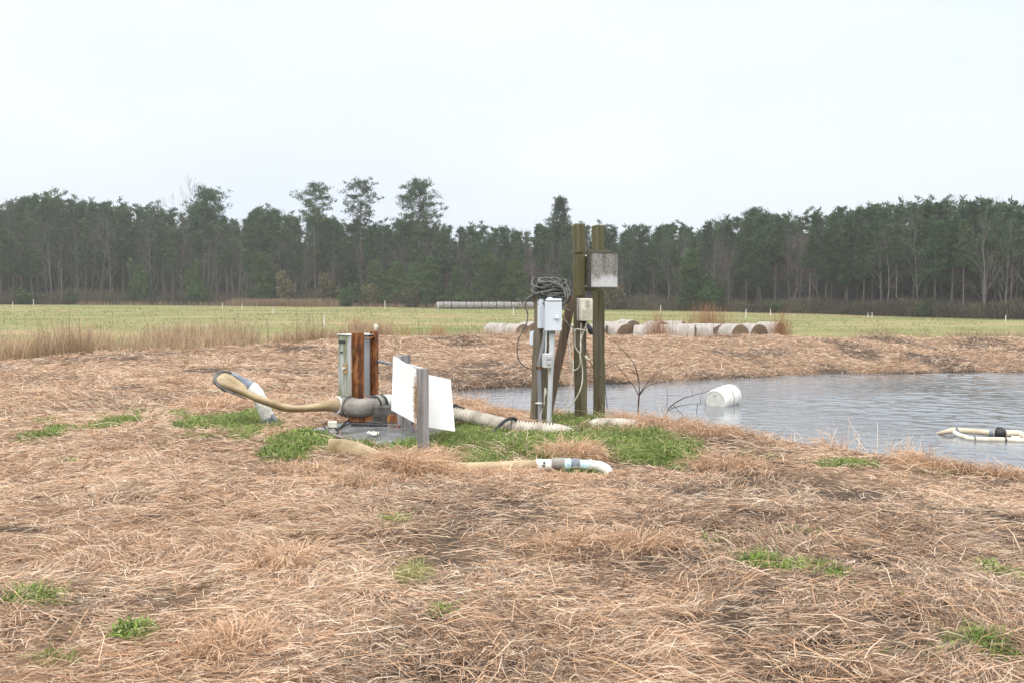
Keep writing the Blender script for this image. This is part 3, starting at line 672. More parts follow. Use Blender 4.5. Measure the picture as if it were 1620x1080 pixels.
# ---- wooden posts and folded white sheet
p0 = W(670, 719, 10.2); p1 = W(668, 582, 10.2)
post = thing('wooden_post', 'weathered grey square wooden post standing in front of the white sheet', 'post', (p0.x, p0.y, 0))
mb = MB(); mb.beam((p0.x, p0.y, -.3), p1, .105, .105, .42, .012, 10, .002); mb.build('shaft', m_greypost, post)
mb = MB(); q = W(658.5, 632, 10.1)
for k in range(420):
    hh_ = random.gauss(-.02, .12); a = q + Vector((random.gauss(-.002, .008), random.gauss(-.01, .01), hh_)); d = Vector((random.gauss(-.25, .35), random.gauss(-.2, .3), random.gauss(.1, .9))).normalized() * random.uniform(.015, .04)
    mb.tube([a, a + d], [.0028, .001], 3, cap=False)
tag(mb.build('dry_grass_wisp', simple('dry_wisp', (.36, .22, .12), (.55, .38, .24), .8, 30)), 'wisp of dry tan grass caught beside the grey post', 'dry grass', kind='stuff')
p0 = W(641, 668, 11.9); p1 = W(638, 561, 11.9)
post2 = thing('wooden_post', 'short grey wooden post showing above and behind the white sheet', 'post', (p0.x, p0.y, 0))
mb = MB(); mb.beam((p0.x, p0.y, -.1), p1, .13, .12, .75, .008, 6, .002); mb.build('shaft', m_greypost, post2)
mb = MB(); q = W(632, 561, 11.78); mb.beam(q + Vector((-.02, 0, -.005)), q + Vector((-.0, 0, -.22)), .05, .012, .0, .002); mb.build('metal_bracket', m_rim, post2)
mb = MB(); mb.beam(W(644, 577, 11.6), W(668, 584, 10.3), .045, .03, 0, .004); tag(mb.build('metal_bar', m_rim), 'short pale metal bar bridging the two grey wooden posts', 'bar')
def quadgrid(mb, a, b, c, d, th, n=10, bow=.01):
    a, b, c, d = map(Vector, (a, b, c, d)); nr = (b - a).cross(d - a).normalized(); vs = []; fs = []
    for s in (0, 1):
        for j in range(n + 1):
            for i in range(n + 1):
                uu, vv = i / n, j / n; p = (a.lerp(b, uu)).lerp(d.lerp(c, uu), vv)
                vs.append(p + nr * (s * th + bow * math.sin(uu * math.pi) * math.sin(vv * 2.6)))
    o = (n + 1) ** 2
    for j in range(n):
        for i in range(n):
            k = j * (n + 1) + i; fs.append((k, k + n + 1, k + n + 2, k + 1)); k += o; fs.append((k, k + 1, k + n + 2, k + n + 1))
    for i in range(n):
        for k, st in ((i, 1), (n * (n + 1) + i, 1)): fs.append((k, k + 1, k + 1 + o, k + o))
        for k in (i * (n + 1), i * (n + 1) + n): fs.append((k, k + n + 1, k + n + 1 + o, k + o))
    mb.add(vs, fs)
sh0 = W(668, 680, 10.5)
sheet = thing('folded_sheet', 'large blank white folded sheet leaning behind the grey wooden post', 'sheet', (sh0.x, sh0.y, .25))
cr_t = W(664, 589, 10.45); cr_b = W(664, 673, 10.45)
mb = MB(); quadgrid(mb, W(622, 563, 11.5), cr_t, cr_b, W(619, 648, 11.4), .012); mb.build('panel', m_sheet, sheet)
mb = MB(); quadgrid(mb, cr_t + Vector((.003, 0, 0)), W(713, 600, 10.75), W(720, 682, 10.65), cr_b + Vector((.003, 0, 0)), .012, bow=-.008); mb.build('panel', m_sheet, sheet)

# ---- riser pipe with slack hose folded over its mouth
rr = W(428, 676, 12.3)
riser = thing('riser_pipe', 'bent white pipe rising from green grass with a dark collar at its foot', 'pipe', (rr.x, rr.y, 0))
mb = MB(); mb.tube([W(436, 690, 12.3), W(427, 668, 12.3), W(418.5, 648, 12.3), W(410, 628, 12.3), W(403, 618, 12.3), W(393, 612, 12.3), W(382, 607, 12.3)], .083, 22, sub=4)
mb.tube([W(415, 641, 12.3), W(414, 638.5, 12.3)], .088, 22); mb.tube([W(404, 619, 12.3), W(396, 613, 12.3)], .09, 22)
mb.build('pipe', m_pvc, riser)
mb = MB(); mb.tube([W(437, 692, 12.3), W(424, 661, 12.3)], [.10, .095], 22); mb.tube([W(441, 676, 12.1), W(431, 656, 12.22)], [.025, .02], 8); mb.build('collar', m_slate, riser)
mb = MB(); mb.tube([W(398, 614.2, 12.3), W(379, 606, 12.3), W(372, 602, 12.3), W(360, 597, 12.32)], .088, 22, sub=3); mb.build('sleeve', m_slate, riser)
hs_ = thing('discharge_hose', 'slack tan flat hose hanging between the bent white pipe and the pump elbow', 'hose', tuple(W(450, 640, 12.1)))
mb = MB()
mb.tube([W(374, 601, 12.36), W(360, 597, 12.30), W(350, 598, 12.18), W(350, 604, 12.05), W(362, 610, 11.98), W(383, 618.5, 11.96), W(406, 629, 11.97), W(430, 638, 12.0), W(452, 644.5, 12.05), W(470, 646, 12.08), W(492, 644.5, 12.15), W(515, 642, 12.25), W(531, 640, 12.3), W(541, 641, 12.35)],
        [(.09, .07), (.10, .072), (.11, .07), (.10, .064), (.09, .054), (.08, .047), (.075, .045), (.075, .047), (.078, .047), (.08, .042), (.08, .046), (.085, .064), (.098, .09), (.104, .104)], 22, sub=5, up=(0, .25, 1))
mb.tube([W(345, 600, 12.16), W(353, 601.5, 12.14), W(364, 605, 12.12), W(376, 610, 12.08), W(390, 617, 12.02)], [(.03, .05), (.05, .09), (.05, .095), (.04, .07), (.02, .03)], 16, sub=4, up=(.3, 0, 1))
mb.build('hose_body', m_hose, hs_)
mb = MB(); mb.tube([W(532.5, 640.6, 12.302), W(535.5, 640.8, 12.318)], .114, 22); mb.tube([W(537, 641, 12.326), W(539.2, 641, 12.337)], .116, 22); mb.build('clamp_band', m_band, hs_)
mb = MB(); mb.tube([W(366, 590, 12.25), W(352, 587.5, 12.2), W(343.5, 592, 12.1), W(341, 600, 12.0), W(345, 609, 11.9), W(356, 616, 11.86), W(373, 623, 11.86), W(390, 631, 11.88)], [(.022, .016), (.03, .02), (.034, .022), (.03, .02), (.026, .017), (.02, .012), (.014, .009), (.01, .005)], 12, sub=4); 
mb.tube([W(349, 612, 11.92), W(354, 618, 11.92), W(361, 619, 11.92), W(364, 616, 11.92)], .008, 6, sub=4); mb.tube([W(362, 592, 12.2), W(372, 596, 12.2), W(380, 603, 12.2)], .013, 8, sub=3); mb.build('clamp_strap', m_cast, hs_)

# ---- black cable and cream fixture lying on the slab
fx0 = W(526, 682, 11.75); fxr = thing('junction_box', 'small cream junction box lying with black wires on the wet slab', 'junction box', (fx0.x, fx0.y, .05))
mb = MB(); mb.box((fx0.x, fx0.y, .088), (.105, .085, .075), Matrix.Rotation(.25, 3, 'Z'), .01, 2); mb.build('box', m_cream, fxr)
mb = MB(); zf = .062
def fl(px, py, z=.062): return G(px, py, z)
mb.tube([fl(519, 680, .08), fl(514, 675), fl(512, 671), fl(517, 668), fl(526, 669), fl(519, 674), fl(522, 678, .08)], .007, 6, sub=4); mb.tube([fl(532, 680, .09), fl(540, 674), fl(546, 668), fl(552, 664, .075), fl(560, 661, .1)], .012, 8, sub=4); mb.tube([fl(530, 678, .09), fl(536, 676), fl(545, 672), fl(556, 668)], .007, 6, sub=4); mb.build('wire', m_black, fxr)
mb = MB(); bm = bmesh.new(); bmesh.ops.create_grid(bm, x_segments=7, y_segments=7, size=.045); q = G(590, 688, .06)
for vv in bm.verts: vv.co = Vector((vv.co.x * 1.4 + q.x, vv.co.y + q.y, q.z + .012 + abs(random.gauss(0, .02))))
bmesh.ops.solidify(bm, geom=bm.faces[:], thickness=.003); mb.bm(bm); tag(mb.build('crumpled_scrap', m_cream), 'crumpled pale scrap lying on the front of the concrete slab', 'litter')

# ---- ribbed suction hose
sh = thing('suction_hose', 'cream ribbed suction hose sagging from the pump through green grass to the pond', 'hose', tuple(W(800, 676, 11.6)))
P = [W(690, 640, 12.3), W(706, 648, 12.15), (W(722, 652.5, 12.0)), W(745, 659, 11.9), W(772, 665.5, 11.8), W(800, 672, 11.7), W(826, 676.5, 11.65), W(852, 679, 11.62), W(880, 681, 11.6), W(904, 688, 11.8), W(922, 690, 12.0), W(940, 674, 12.1), W(958, 671.5, 12.2), W(983, 672, 12.25), W(1004, 675, 12.35), W(1030, 690, 12.9)]
Q, _ = spline(P, [(1, 1)] * len(P), 8); D = [0]
for i in range(1, len(Q)): D.append(D[-1] + (Q[i] - Q[i - 1]).length)
path = []; rad = []; step = .0092; s_ = 0; i = 0; n_ = 0
while s_ < D[-1] - step:
    while D[i + 1] < s_: i += 1
    t = (s_ - D[i]) / max(D[i + 1] - D[i], 1e-6); path.append(Q[i].lerp(Q[i + 1], t)); ph = n_ % 4; rad.append((.088, .088) if ph in (1, 2) else (.060, .060)); s_ += step; n_ += 1
m_rib = simple('ribbed_cream_hose', (.31, .27, .22), (.60, .55, .48), .6, 6, bmp=.05)
mb = MB(); mb.tube(path, rad, 20); mb.build('hose_body', m_rib, sh)
mb = MB(); mb.tube([W(712, 640, 12.1), W(720, 644, 12.0), W(731, 646, 11.95), W(738, 650, 11.95)], .014, 8, sub=3); mb.tube([W(714, 646, 12.0), W(722, 642, 11.95), W(735, 645, 11.9)], .009, 6, sub=3); mb.tube([W(717, 650, 12.03), W(719.5, 651, 12.01)], .095, 20); mb.build('cable_tie', m_black, sh)
mb = MB(); mb.tube([W(748, 716, 11.1), W(760, 702, 11.25), W(771, 691, 11.32), W(783, 680, 11.38), W(795, 668, 11.45), W(805, 662, 11.55), W(816, 663, 11.68), W(824, 676, 11.9), W(830, 690, 12.1)], .021, 10, sub=5)
tag(mb.build('black_hose', m_black), 'thick black hose looped over the cream ribbed hose', 'hose')
mb = MB(); mb.tube([W(676, 692, 10.9), W(684, 696, 10.85), W(692, 704, 10.8)], .02, 8, sub=3); tag(mb.build('black_hose', m_black), 'stub of black hose lying in grass behind the grey post', 'hose')

# ---- flat hose on the ground with fittings, ending in a white elbow
dp = thing('ground_hose', 'flat tan hose along the grass ending in pale blue and white pipe fittings', 'hose', tuple(W(700, 738, 9.5)))
mb = MB()
zc = .085
mb.tube([W(520, 708, 9.95), W(530, 709, 9.92), W(548, 710, 9.85), W(570, 714, 9.75), W(592, 721, 9.65), W(620, 730, 9.55), W(650, 737, 9.45), W(690, 738, 9.42), W(730, 739, 9.42), W(780, 738.5, 9.42), W(820, 737.5, 9.42), W(850, 736, 9.42)],
        [(.03, .095), (.035, .1), (.05, .098), (.06, .085), (.075, .065), (.09, .05), (.09, .045), (.09, .045), (.085, .05), (.08, .055), (.07, .06), (.065, .062)], 20, sub=5, up=(0, .1, 1))
mb.build('hose_body', m_hose, dp)
def seg(name, a, b_, r, mt, par=dp, r2=None):
    mb = MB(); mb.tube([W(*a), W(*b_)], [r, r2 or r], 22); return mb.build(name, mt, par)
seg('clamp_band', (848, 735.5, 9.42), (857, 735.2, 9.42), .062, m_pvc); q_ = seg('coupling', (857, 735.2, 9.42), (873, 735, 9.42), .057, m_pvc)
mb = MB(); mb.box(W(861, 731.5, 9.35), (.022, .02, .022), None, .004); mb.build('clamp_screw', m_motor, q_); mb = MB(); mb.box(W(860, 736, 9.35), (.03, .02, .012), None, .004); mb.build('clamp_screw', m_motor, q_)
mb = MB(); pa = W(872, 734, 9.42); pb = W(893, 734.2, 9.42); nn = 12
mb.tube([pa.lerp(pb, i / nn) for i in range(nn + 1)], [(.067, .067) if i % 3 else (.061, .061) for i in range(nn + 1)], 22); sl = mb.build('rubber_sleeve', m_greypipe, dp)
mb = MB(); mb.box(W(887, 740, 9.36), (.03, .02, .03), None, .004); mb.build('clamp_screw', m_motor, sl); mb = MB(); mb.box(W(880, 739, 9.36), (.04, .016, .014), None, .003); mb.build('clamp_screw', m_motor, sl)
seg('coupling', (893, 734.4, 9.42), (904, 734.6, 9.42), .061, m_ltblue); seg('sleeve', (903, 734.6, 9.42), (917, 735, 9.42), .062, m_slate, r2=.06)
seg('pipe', (916, 735, 9.42), (935, 735.5, 9.42), .053, m_ltblue)
mb = MB(); mb.tube([W(934, 735.5, 9.42), W(944, 736.5, 9.42), W(952, 738.5, 9.41), W(959, 742.5, 9.40), W(963, 749, 9.38)], .052, 20, sub=4); mb.tube([W(933, 735.5, 9.42), W(936, 735.6, 9.42)], .06, 20); mb.build('elbow', m_pvc, dp)
# ------------------------------------------------------------------ electric posts
m_wbox = simple('pale_blue_grey_enclosure', (.60, .66, .73), (.68, .735, .79), .4, 5, bmp=.03)
m_conduit_w = simple('white_conduit', (.40, .44, .455), (.58, .62, .63), .45, 8, bmp=.03, stretch=(1, 1, .2))
m_conduit_g = simple('grey_conduit', (.16, .17, .18), (.27, .285, .30), .5, 8, bmp=.05, stretch=(1, 1, .2))
def lichen():
    m, nt, b = mat('lichen_enclosure')
    sp_ = noise(nt, 70, 5, .7); bl = noise(nt, 7, 5, .6, (1, 1, .5)); st = noise(nt, 16, 4, .6, (1, 1, .12))
    c = ramp(nt, [(.36, (.085, .08, .07)), (.5, (.245, .235, .215)), (.66, (.42, .41, .39))], sp_)
    c = mix(nt, c, (.085, .075, .05), ramp(nt, [(.5, g3(0)), (.66, g3(.8))], st))
    tc = nt.nodes.new('ShaderNodeTexCoord'); s3 = nt.nodes.new('ShaderNodeSeparateXYZ'); nt.links.new(tc.outputs['Generated'], s3.inputs[0])
    lim = math_(nt, 'SUBTRACT', math_(nt, 'ADD', -.12, math_(nt, 'ADD', math_(nt, 'MULTIPLY', bl, .75), math_(nt, 'MULTIPLY', sp_, .22))), s3.outputs['Z'])
    pale = ramp(nt, [(.0, g3(0)), (.16, g3(1))], lim)
    c = mix(nt, c, ramp(nt, [(.35, (.42, .43, .43)), (.6, (.66, .67, .68))], sp_), math_(nt, 'MULTIPLY', pale, .85))
    nt.links.new(c, b.inputs['Base Color']); b.inputs['Roughness'].default_value = .8; bump(nt, b, sp_, .3, .004); return m
m_lichen = lichen()
m_lichen_d = simple('dark_lichen_metal', (.045, .043, .034), (.17, .165, .14), .8, 40, bmp=.2)
m_cable = simple('dark_grey_cable', (.045, .045, .041), (.155, .155, .14), .6, 30)
m_wcable = simple('cream_cable', (.48, .46, .38), (.66, .64, .55), .5, 20, bmp=.05)
def post_thing(name, label, base, top, wd, dp_, yaw, mt, z_in=-.4):
    b0 = W(*base); t0 = W(*top); t = thing(name, label, 'post', (b0.x, b0.y, 0))
    d = (t0 - b0); low = b0 + d * ((z_in - b0.z) / d.z)
    mb = MB(); mb.beam(low, t0, wd, dp_, yaw, .012, 14, .003); mb.build('shaft', mt, t); return t, b0, t0
postA, a0, a1 = post_thing('electric_post', 'short mossy square post topped by a coil of dark cable', (851, 672, 12.5), (859, 462, 12.5), .16, .15, .45, m_mossy2)
postB, b0_, b1_ = post_thing('electric_post', 'tall mossy green post carrying the small cream box, between two other posts', (919, 661, 13.0), (915.5, 355, 13.0), .125, .125, .62, m_mossy)
postC, c0_, c1_ = post_thing('electric_post', 'tall dark mossy post behind the weathered grey lichen box', (948, 646, 13.7), (945.5, 357, 13.7), .125, .125, .55, m_mossy)
# rails joining the two tall posts
for (ya, yb, hgt, lab) in ((398, 399, .085, 'upper mossy board joining the two tall posts at the top of the grey box'), (458, 459, .075, 'lower mossy board joining the two tall posts beneath the grey box')):
    mb = MB(); mb.beam(W(912, ya, 12.9), W(961, yb, 13.62), hgt, .035, 1.57, .004); o = mb.build('cross_board', m_mossy, None)
    tag(o, lab, 'board', None)
mb = MB(); mb.beam(W(918, 403, 12.9), W(917.5, 468, 12.9), .12, .03, .55, .004); tag(mb.build('backing_board', m_mossy), 'upright mossy board on the tall green post beside the grey box', 'board')
# lichen box
bx = W(950, 428, 13.0); box = thing('electrical_box', 'weathered grey lichen covered box on the tall posts with a pale patch on its door', 'electrical box', (bx.x, bx.y, W(950, 458, 13.0).z))
yaw = .40; R = Matrix.Rotation(yaw, 3, 'Z')
zt, zb = W(950, 401, 12.9).z, W(950, 455, 12.9).z
fl_ = W(940, 428, 12.78); fr_ = W(977.5, 428, 12.93)   # front face edges
R = Matrix.Rotation(math.atan2(fr_.y - fl_.y, fr_.x - fl_.x), 3, 'Z'); wdt = (Vector((fr_.x, fr_.y, 0)) - Vector((fl_.x, fl_.y, 0))).length
cf = (fl_ + fr_) / 2; nrm = R @ Vector((0, -1, 0)); xr = R @ Vector((1, 0, 0))
side = (Vector((W(923, 428, 13.05).x, W(923, 428, 13.05).y, 0)) - Vector((fl_.x, fl_.y, 0)))
mb = MB()
# body: a slightly skewed case whose near side shows
fa = Vector((fl_.x, fl_.y, 0)); fb2 = Vector((fr_.x, fr_.y, 0)); sk = side
for (i0, i1, e, za, zb_) in ((.30, 1.0, .008, zb + .012, zt - .012),):
    pts = [fa + sk * i0 + xr * e, fb2 + sk * i0 - xr * e, fb2 + sk * i1 - xr * e, fa + sk * i1 + xr * e]
    mb.plate([p + Vector((0, 0, za)) for p in pts], (0, 0, 1), zb_ - za)
mb.build('case', m_lichen_d, box)
mb = MB(); c_ = (fa + fb2) / 2 + sk * .15; bm = bmesh.new()
pts = [fa, fb2, fb2 + sk * .29, fa + sk * .29]; vs = [bm.verts.new(p + Vector((0, 0, zb))) for p in pts] + [bm.verts.new(p + Vector((0, 0, zt))) for p in pts]
for f in ((3, 2, 1, 0), (4, 5, 6, 7), (0, 1, 5, 4), (1, 2, 6, 5), (2, 3, 7, 6), (3, 0, 4, 7)): bm.faces.new([vs[i] for i in f])
bmesh.ops.bevel(bm, geom=bm.edges[:], offset=.012, segments=2, affect='EDGES', profile=.5); mb.bm(bm); dr = mb.build('door', m_lichen, box)
mb = MB(); pts = [fa - xr * .006 - sk * .02, fb2 + xr * .006 - sk * .02, fb2 + sk * .5 + xr * .006, fa + sk * .5 - xr * .006]; mb.plate([p + Vector((0, 0, zt + .003)) for p in pts], (0, 0, 1), .014); mb.build('rain_lip', m_lichen_d, box)
mb = MB(); p = W(921, 404.5, 12.98); mb.tube([p, p + Vector((.10, .02, -.002))], .009, 8); mb.tube([p + Vector((-.012, 0, 0)), p + Vector((.012, 0, 0))], .022, 10); mb.build('mounting_bolt', m_band, box); mb = MB(); p = W(924, 453, 12.98); mb.tube([p, p + Vector((.03, .02, -.002))], .012, 8); mb.build('mounting_bolt', m_band, box)
mb = MB(); mb.plate([fa + sk * .2 + Vector((0, 0, zb - .012)), fb2 + sk * .2 + Vector((0, 0, zb - .012)), fb2 + sk * .95 + Vector((0, 0, zb - .012)), fa + sk * .95 + Vector((0, 0, zb - .012))], (0, 0, 1), .009); mb.build('bottom_rail', m_mossy, box)
# small cream box
cb = W(926, 490, 12.85); mbx = thing('meter_box', 'small yellowed cream box with a clear cover on the tall green post', 'meter box', tuple(W(926, 508, 12.85)))
def skewbox(fl, fr, bk, zt, zb, d0, d1, mt, name, par, bev=.008, e=0):
    fa = Vector((fl.x, fl.y, 0)); fb = Vector((fr.x, fr.y, 0)); sk = Vector((bk.x, bk.y, 0)) - fa; xr = (fb - fa).normalized()
    bm = bmesh.new(); pts = [fa + sk * d0 + xr * e, fb + sk * d0 - xr * e, fb + sk * d1 - xr * e, fa + sk * d1 + xr * e]
    vs = [bm.verts.new(p + Vector((0, 0, zb))) for p in pts] + [bm.verts.new(p + Vector((0, 0, zt))) for p in pts]
    for f in ((3, 2, 1, 0), (4, 5, 6, 7), (0, 1, 5, 4), (1, 2, 6, 5), (2, 3, 7, 6), (3, 0, 4, 7)): bm.faces.new([vs[i] for i in f])
    bmesh.ops.bevel(bm, geom=bm.edges[:], offset=bev, segments=2, affect='EDGES', profile=.5)
    return MB().bm(bm).build(name, mt, par)
mf, mr, mk = W(919, 490, 12.72), W(938, 490, 12.80), W(912, 490, 12.9)
zt, zb = W(926, 472, 12.8).z, W(926, 508, 12.8).z
skewbox(mf, mr, mk, zt, zb, .45, 1.0, simple('grey_box_back', (.22, .22, .20), (.38, .38, .35), .6, 14), 'case', mbx)
cv = skewbox(mf, mr, mk, zt - .004, zb + .002, 0, .43, m_cream, 'cover', mbx, .012)
mb = MB(); p0, p1 = W(925, 478, 12.70), W(935, 478, 12.745); dx = (p1 - p0); 
for k in range(5): mb.beam(W(921, 491 + k * 3, 12.71), W(936.5, 491 + k * 3, 12.775), .004, .006, 1.57, .001)
mb.plate([W(928, 475.5, 12.745), W(933, 475.5, 12.765), W(933, 485.5, 12.765), W(928, 485.5, 12.745)], (0, -1, 0), .006); mb.build('window_frame', simple('worn_box_print', (.32, .32, .28), (.46, .45, .38), .6, 20), cv)
mb = MB(); p = W(921, 511, 12.8); mb.box(p, (.085, .06, .03), Matrix.Rotation(.4, 3, 'Z'), .006); mb.build('cable_gland', m_black, mbx)
mb = MB(); mb.tube([W(925, 510, 12.78), W(930.5, 515, 12.74), W(933.5, 521, 12.72), W(935.5, 528, 12.74)], [.014, .026, .034, .026], 12, sub=3); mb.tube([W(935.5, 527, 12.74), W(940, 530, 12.78), W(946, 529, 12.9)], .007, 6, sub=3); mb.build('plug', m_black, mbx)
mb = MB()
for L in ([(919, 512), (919, 522), (918.5, 535), (919, 548), (918, 558), (919.5, 570), (921.5, 585), (921, 603), (917, 618), (909, 633), (900, 643), (896, 641), (899, 628), (903, 610), (906, 590), (907, 570)],
          [(928, 512), (924, 523), (920, 533), (918, 545), (919, 556), (915, 556), (910, 547), (909.5, 535), (910, 522), (916, 521), (926, 523), (934, 528)],
          [(910, 522), (904, 528), (900, 540), (902, 556), (901, 570), (903, 583), (909, 585), (916, 580), (918, 570), (917, 556)],
          [(911, 522), (905, 519), (897, 510), (890, 500), (889, 497)]):
    mb.tube([W(x, y, 12.72 + .03 * math.sin(i * 1.3)) for i, (x, y) in enumerate(L)], .0078 if L[0][0] != 911 else .005, 7, sub=4)
o = mb.build('cable_loop', m_wcable); tag(o, 'loops of thin cream cable hanging from the small cream box', 'cable')
mb = MB(); mb.tube([W(888, 496, 12.5), W(893, 508, 12.55), W(903, 515, 12.7), W(912, 524, 12.76), W(922, 538, 12.8), W(930, 560, 12.85), W(938, 580, 13.0), W(952, 597, 13.3), W(957, 612, 13.5), W(959, 630, 13.5), W(961, 645, 13.5)], .006, 6, sub=4); tag(mb.build('dark_wire', m_cable), 'thin dark wire strung from the cable coil across to the last tall post', 'wire')
mb = MB(); p = W(928, 566, 12.85); mb.tube([W(926, 562, 12.85), p, W(933, 569, 12.86)], [.012, .02, .012], 8, sub=2); tag(mb.build('wire_connector', m_cream), 'tiny cream connector on the wire between the two tall posts', 'connector')
# diagonal brace
mb = MB(); mb.beam(W(866, 655, 12.95) + Vector((-.05, .0, -.25)), W(913, 470, 13.0) + Vector((-.06, .08, 0)), .115, .05, .3, .006, 8, .003); tag(mb.build('diagonal_brace', m_brace), 'brown plank leaning diagonally against the tall green post', 'brace')
# white switch box on the short post
sb = thing('switch_box', 'pale grey switch box with raised door on the short post under the cable coil', 'switch box', tuple(W(870, 522, 12.3)))
zt, zb = W(868, 474, 12.3).z, W(868, 520, 12.3).z
bf, br, bk = W(853.5, 497, 12.33), W(882, 497, 12.42), W(850, 497, 12.45)
skewbox(bf, br, bk, zt, zb, 0, 1.0, m_wbox, 'case', sb, .006)
df, dr_, dk = W(863.5, 497, 12.12), W(889, 497, 12.22), W(861, 497, 12.28)
door = skewbox(df, dr_, dk, W(868, 477, 12.15).z, W(868, 523.5, 12.15).z, 0, .8, m_wbox, 'door', sb, .007)
mb = MB(); mb.plate([W(864, 476.0, 12.11), W(888.5, 476.0, 12.21), W(888.5, 473.8, 12.34), W(864, 473.8, 12.26)], (0, 0, 1), .012); mb.build('rain_lip', m_wbox, sb)
mb = MB(); mb.box(W(881, 501.5, 12.17), (.055, .018, .035), Matrix.Rotation(.3, 3, 'Z'), .004); mb.box(W(881, 503.6, 12.162), (.055, .022, .009), Matrix.Rotation(.3, 3, 'Z'), .002); mb.build('latch', m_wbox, door)
mb = MB(); mb.beam(W(851.5, 482, 12.37), W(862.5, 483, 12.34), .006, .01, 1.57, .001); mb.build('seam', m_conduit_g, sb)
mb = MB(); mb.tube([W(870, 470.5, 12.3), W(870, 474.5, 12.3)], .03, 12); mb.build('hub', m_wbox, sb)
# conduits
mb = MB(); mb.tube([W(864, 519, 12.33), W(862.5, 531, 12.33), W(858.5, 551, 12.34), W(854.5, 568, 12.36), W(853, 582, 12.38), W(853.5, 610, 12.38), W(854, 640, 12.38), W(854.5, 680, 12.36)], [.026, .026, .026, .026, .028, .028, .028, .028], 14, sub=4); mb.tube([W(863.4, 521, 12.33), W(863, 529, 12.33)], .034, 14); cg = mb.build('conduit', m_conduit_g); tag(cg, 'bent dark grey conduit strapped down the front of the short post', 'conduit')
mb = MB(); mb.tube([W(852.6, 579, 12.38), W(852.8, 583, 12.38)], .036, 14); mb.tube([W(852.8, 581, 12.37), W(848, 581, 12.35)], .014, 8); mb.build('clamp', m_rust, cg)
mb = MB(); mb.beam(W(847, 637, 12.36), W(857.5, 637.5, 12.33), .02, .01, 1.57, .002); mb.tube([W(853.7, 635.5, 12.38), W(853.75, 639, 12.38)], .033, 14); mb.build('strap', m_band, cg)
mb = MB(); mb.tube([W(873.5, 520, 12.28), W(873, 560, 12.28), W(871, 600, 12.28), W(867.5, 690, 12.28)], [.033, .031, .030, .029], 14, sub=3); cw = mb.build('conduit', m_conduit_w); tag(cw, 'straight white conduit dropping from the switch box to the grass', 'conduit')
mb = MB(); mb.tube([W(874, 520, 12.28), W(874, 528, 12.28)], .036, 14); mb.build('fitting', m_conduit_g, cw)
mb = MB(); mb.tube([W(864.5, 522, 12.3), W(864, 545, 12.3), W(862.5, 562, 12.3)], .011, 8, sub=2); tag(mb.build('conduit', m_conduit_w), 'thin pale pipe dropping from the switch box into the outlet box', 'conduit')
ob = thing('outlet_box', 'small grey outlet box with two covers fixed on the white conduit', 'outlet box', tuple(W(866, 580, 12.22)))
of, orr, ok_ = W(861.5, 570, 12.14), W(873.5, 570, 12.18), W(857.5, 570, 12.26)
skewbox(of, orr, ok_, W(866, 559, 12.2).z, W(866, 581, 12.2).z, 0, 1, simple('outlet_grey', (.50, .51, .50), (.64, .65, .64), .5, 10, bmp=.03), 'body', ob, .006)
for y in (565.5, 573.5):
    mb = MB(); mb.box(W(868.8, y, 12.14), (.055, .024, .042), Matrix.Rotation(.32, 3, 'Z'), .006); mb.build('outlet_cover', simple('outlet_cover_grey', (.36, .38, .42), (.5, .52, .55), .5, 10, bmp=.03), ob)
mb = MB(); q = W(843, 535.5, 12.62); mb.box(q, (.055, .09, .165), Matrix.Rotation(.45, 3, 'Z'), .006); mb.tube([q + Vector((0, 0, .08)), q + Vector((0, 0, .1))], .015, 8); tag(mb.build('junction_box', m_wbox), 'narrow pale box fixed behind the short cable topped post', 'junction box')
mb = MB(); q = W(861, 622, 12.42); mb.tube([W(862, 613, 12.43), W(862.5, 620, 12.43), W(861, 628, 12.43)], [.012, .02, .01], 8, sub=2); mb.tube([W(861, 628, 12.43), W(860.5, 640, 12.44)], .008, 6); tag(mb.build('cable_end', m_cream), 'cream cable end hanging beside the short post below the outlet box', 'cable')
# coil of cable over the post top
cc = W(871, 459, 12.5); coil = thing('cable_coil', 'big coil of dark grey cable draped over the top of the short post', 'cable coil', tuple(cc))
mb = MB(); rnd = random.Random(3)
for k in range(22):
    r_ = rnd.uniform(.14, .222); tilt = rnd.uniform(-.3, .75); tdir = rnd.uniform(-.5, .6); off = Vector((rnd.uniform(-.03, .05), rnd.uniform(-.03, .03), rnd.uniform(-.08, .085))); pts = []
    ph = rnd.uniform(0, 6.28)
    for i in range(37):
        a = 2 * math.pi * i / 36; rr_ = r_ * (1 + .06 * math.sin(2 * a + ph) + .03 * math.sin(5 * a + ph * 2))
        p = Vector((rr_ * math.cos(a), rr_ * math.sin(a), .02 * math.sin(3 * a + ph) + .018 * math.sin(a * 2 + ph * 3)))
        p = Matrix.Rotation(tdir * .5 + .12, 3, 'Y') @ Matrix.Rotation(tilt, 3, 'X') @ p
        pts.append(cc + off + p)
    mb.tube(pts, rnd.choice((.0105, .012, .0135)), 7, cap=False)
mb.tube([W(894, 455, 12.4), W(898, 468, 12.3), W(893, 480, 12.28), W(886, 486, 12.3), W(893, 489, 12.28), W(901, 491.5, 12.26)], .014, 8, sub=4)
mb.tube([W(889, 452, 12.35), W(894, 466, 12.26), W(895, 476, 12.25), W(891, 482, 12.25)], .013, 8, sub=4)
mb.tube([W(896, 450, 12.42), W(901, 462, 12.36), W(897, 472, 12.3), W(890, 470, 12.25)], .012, 8, sub=4)
mb.build('strand', m_cable, coil)
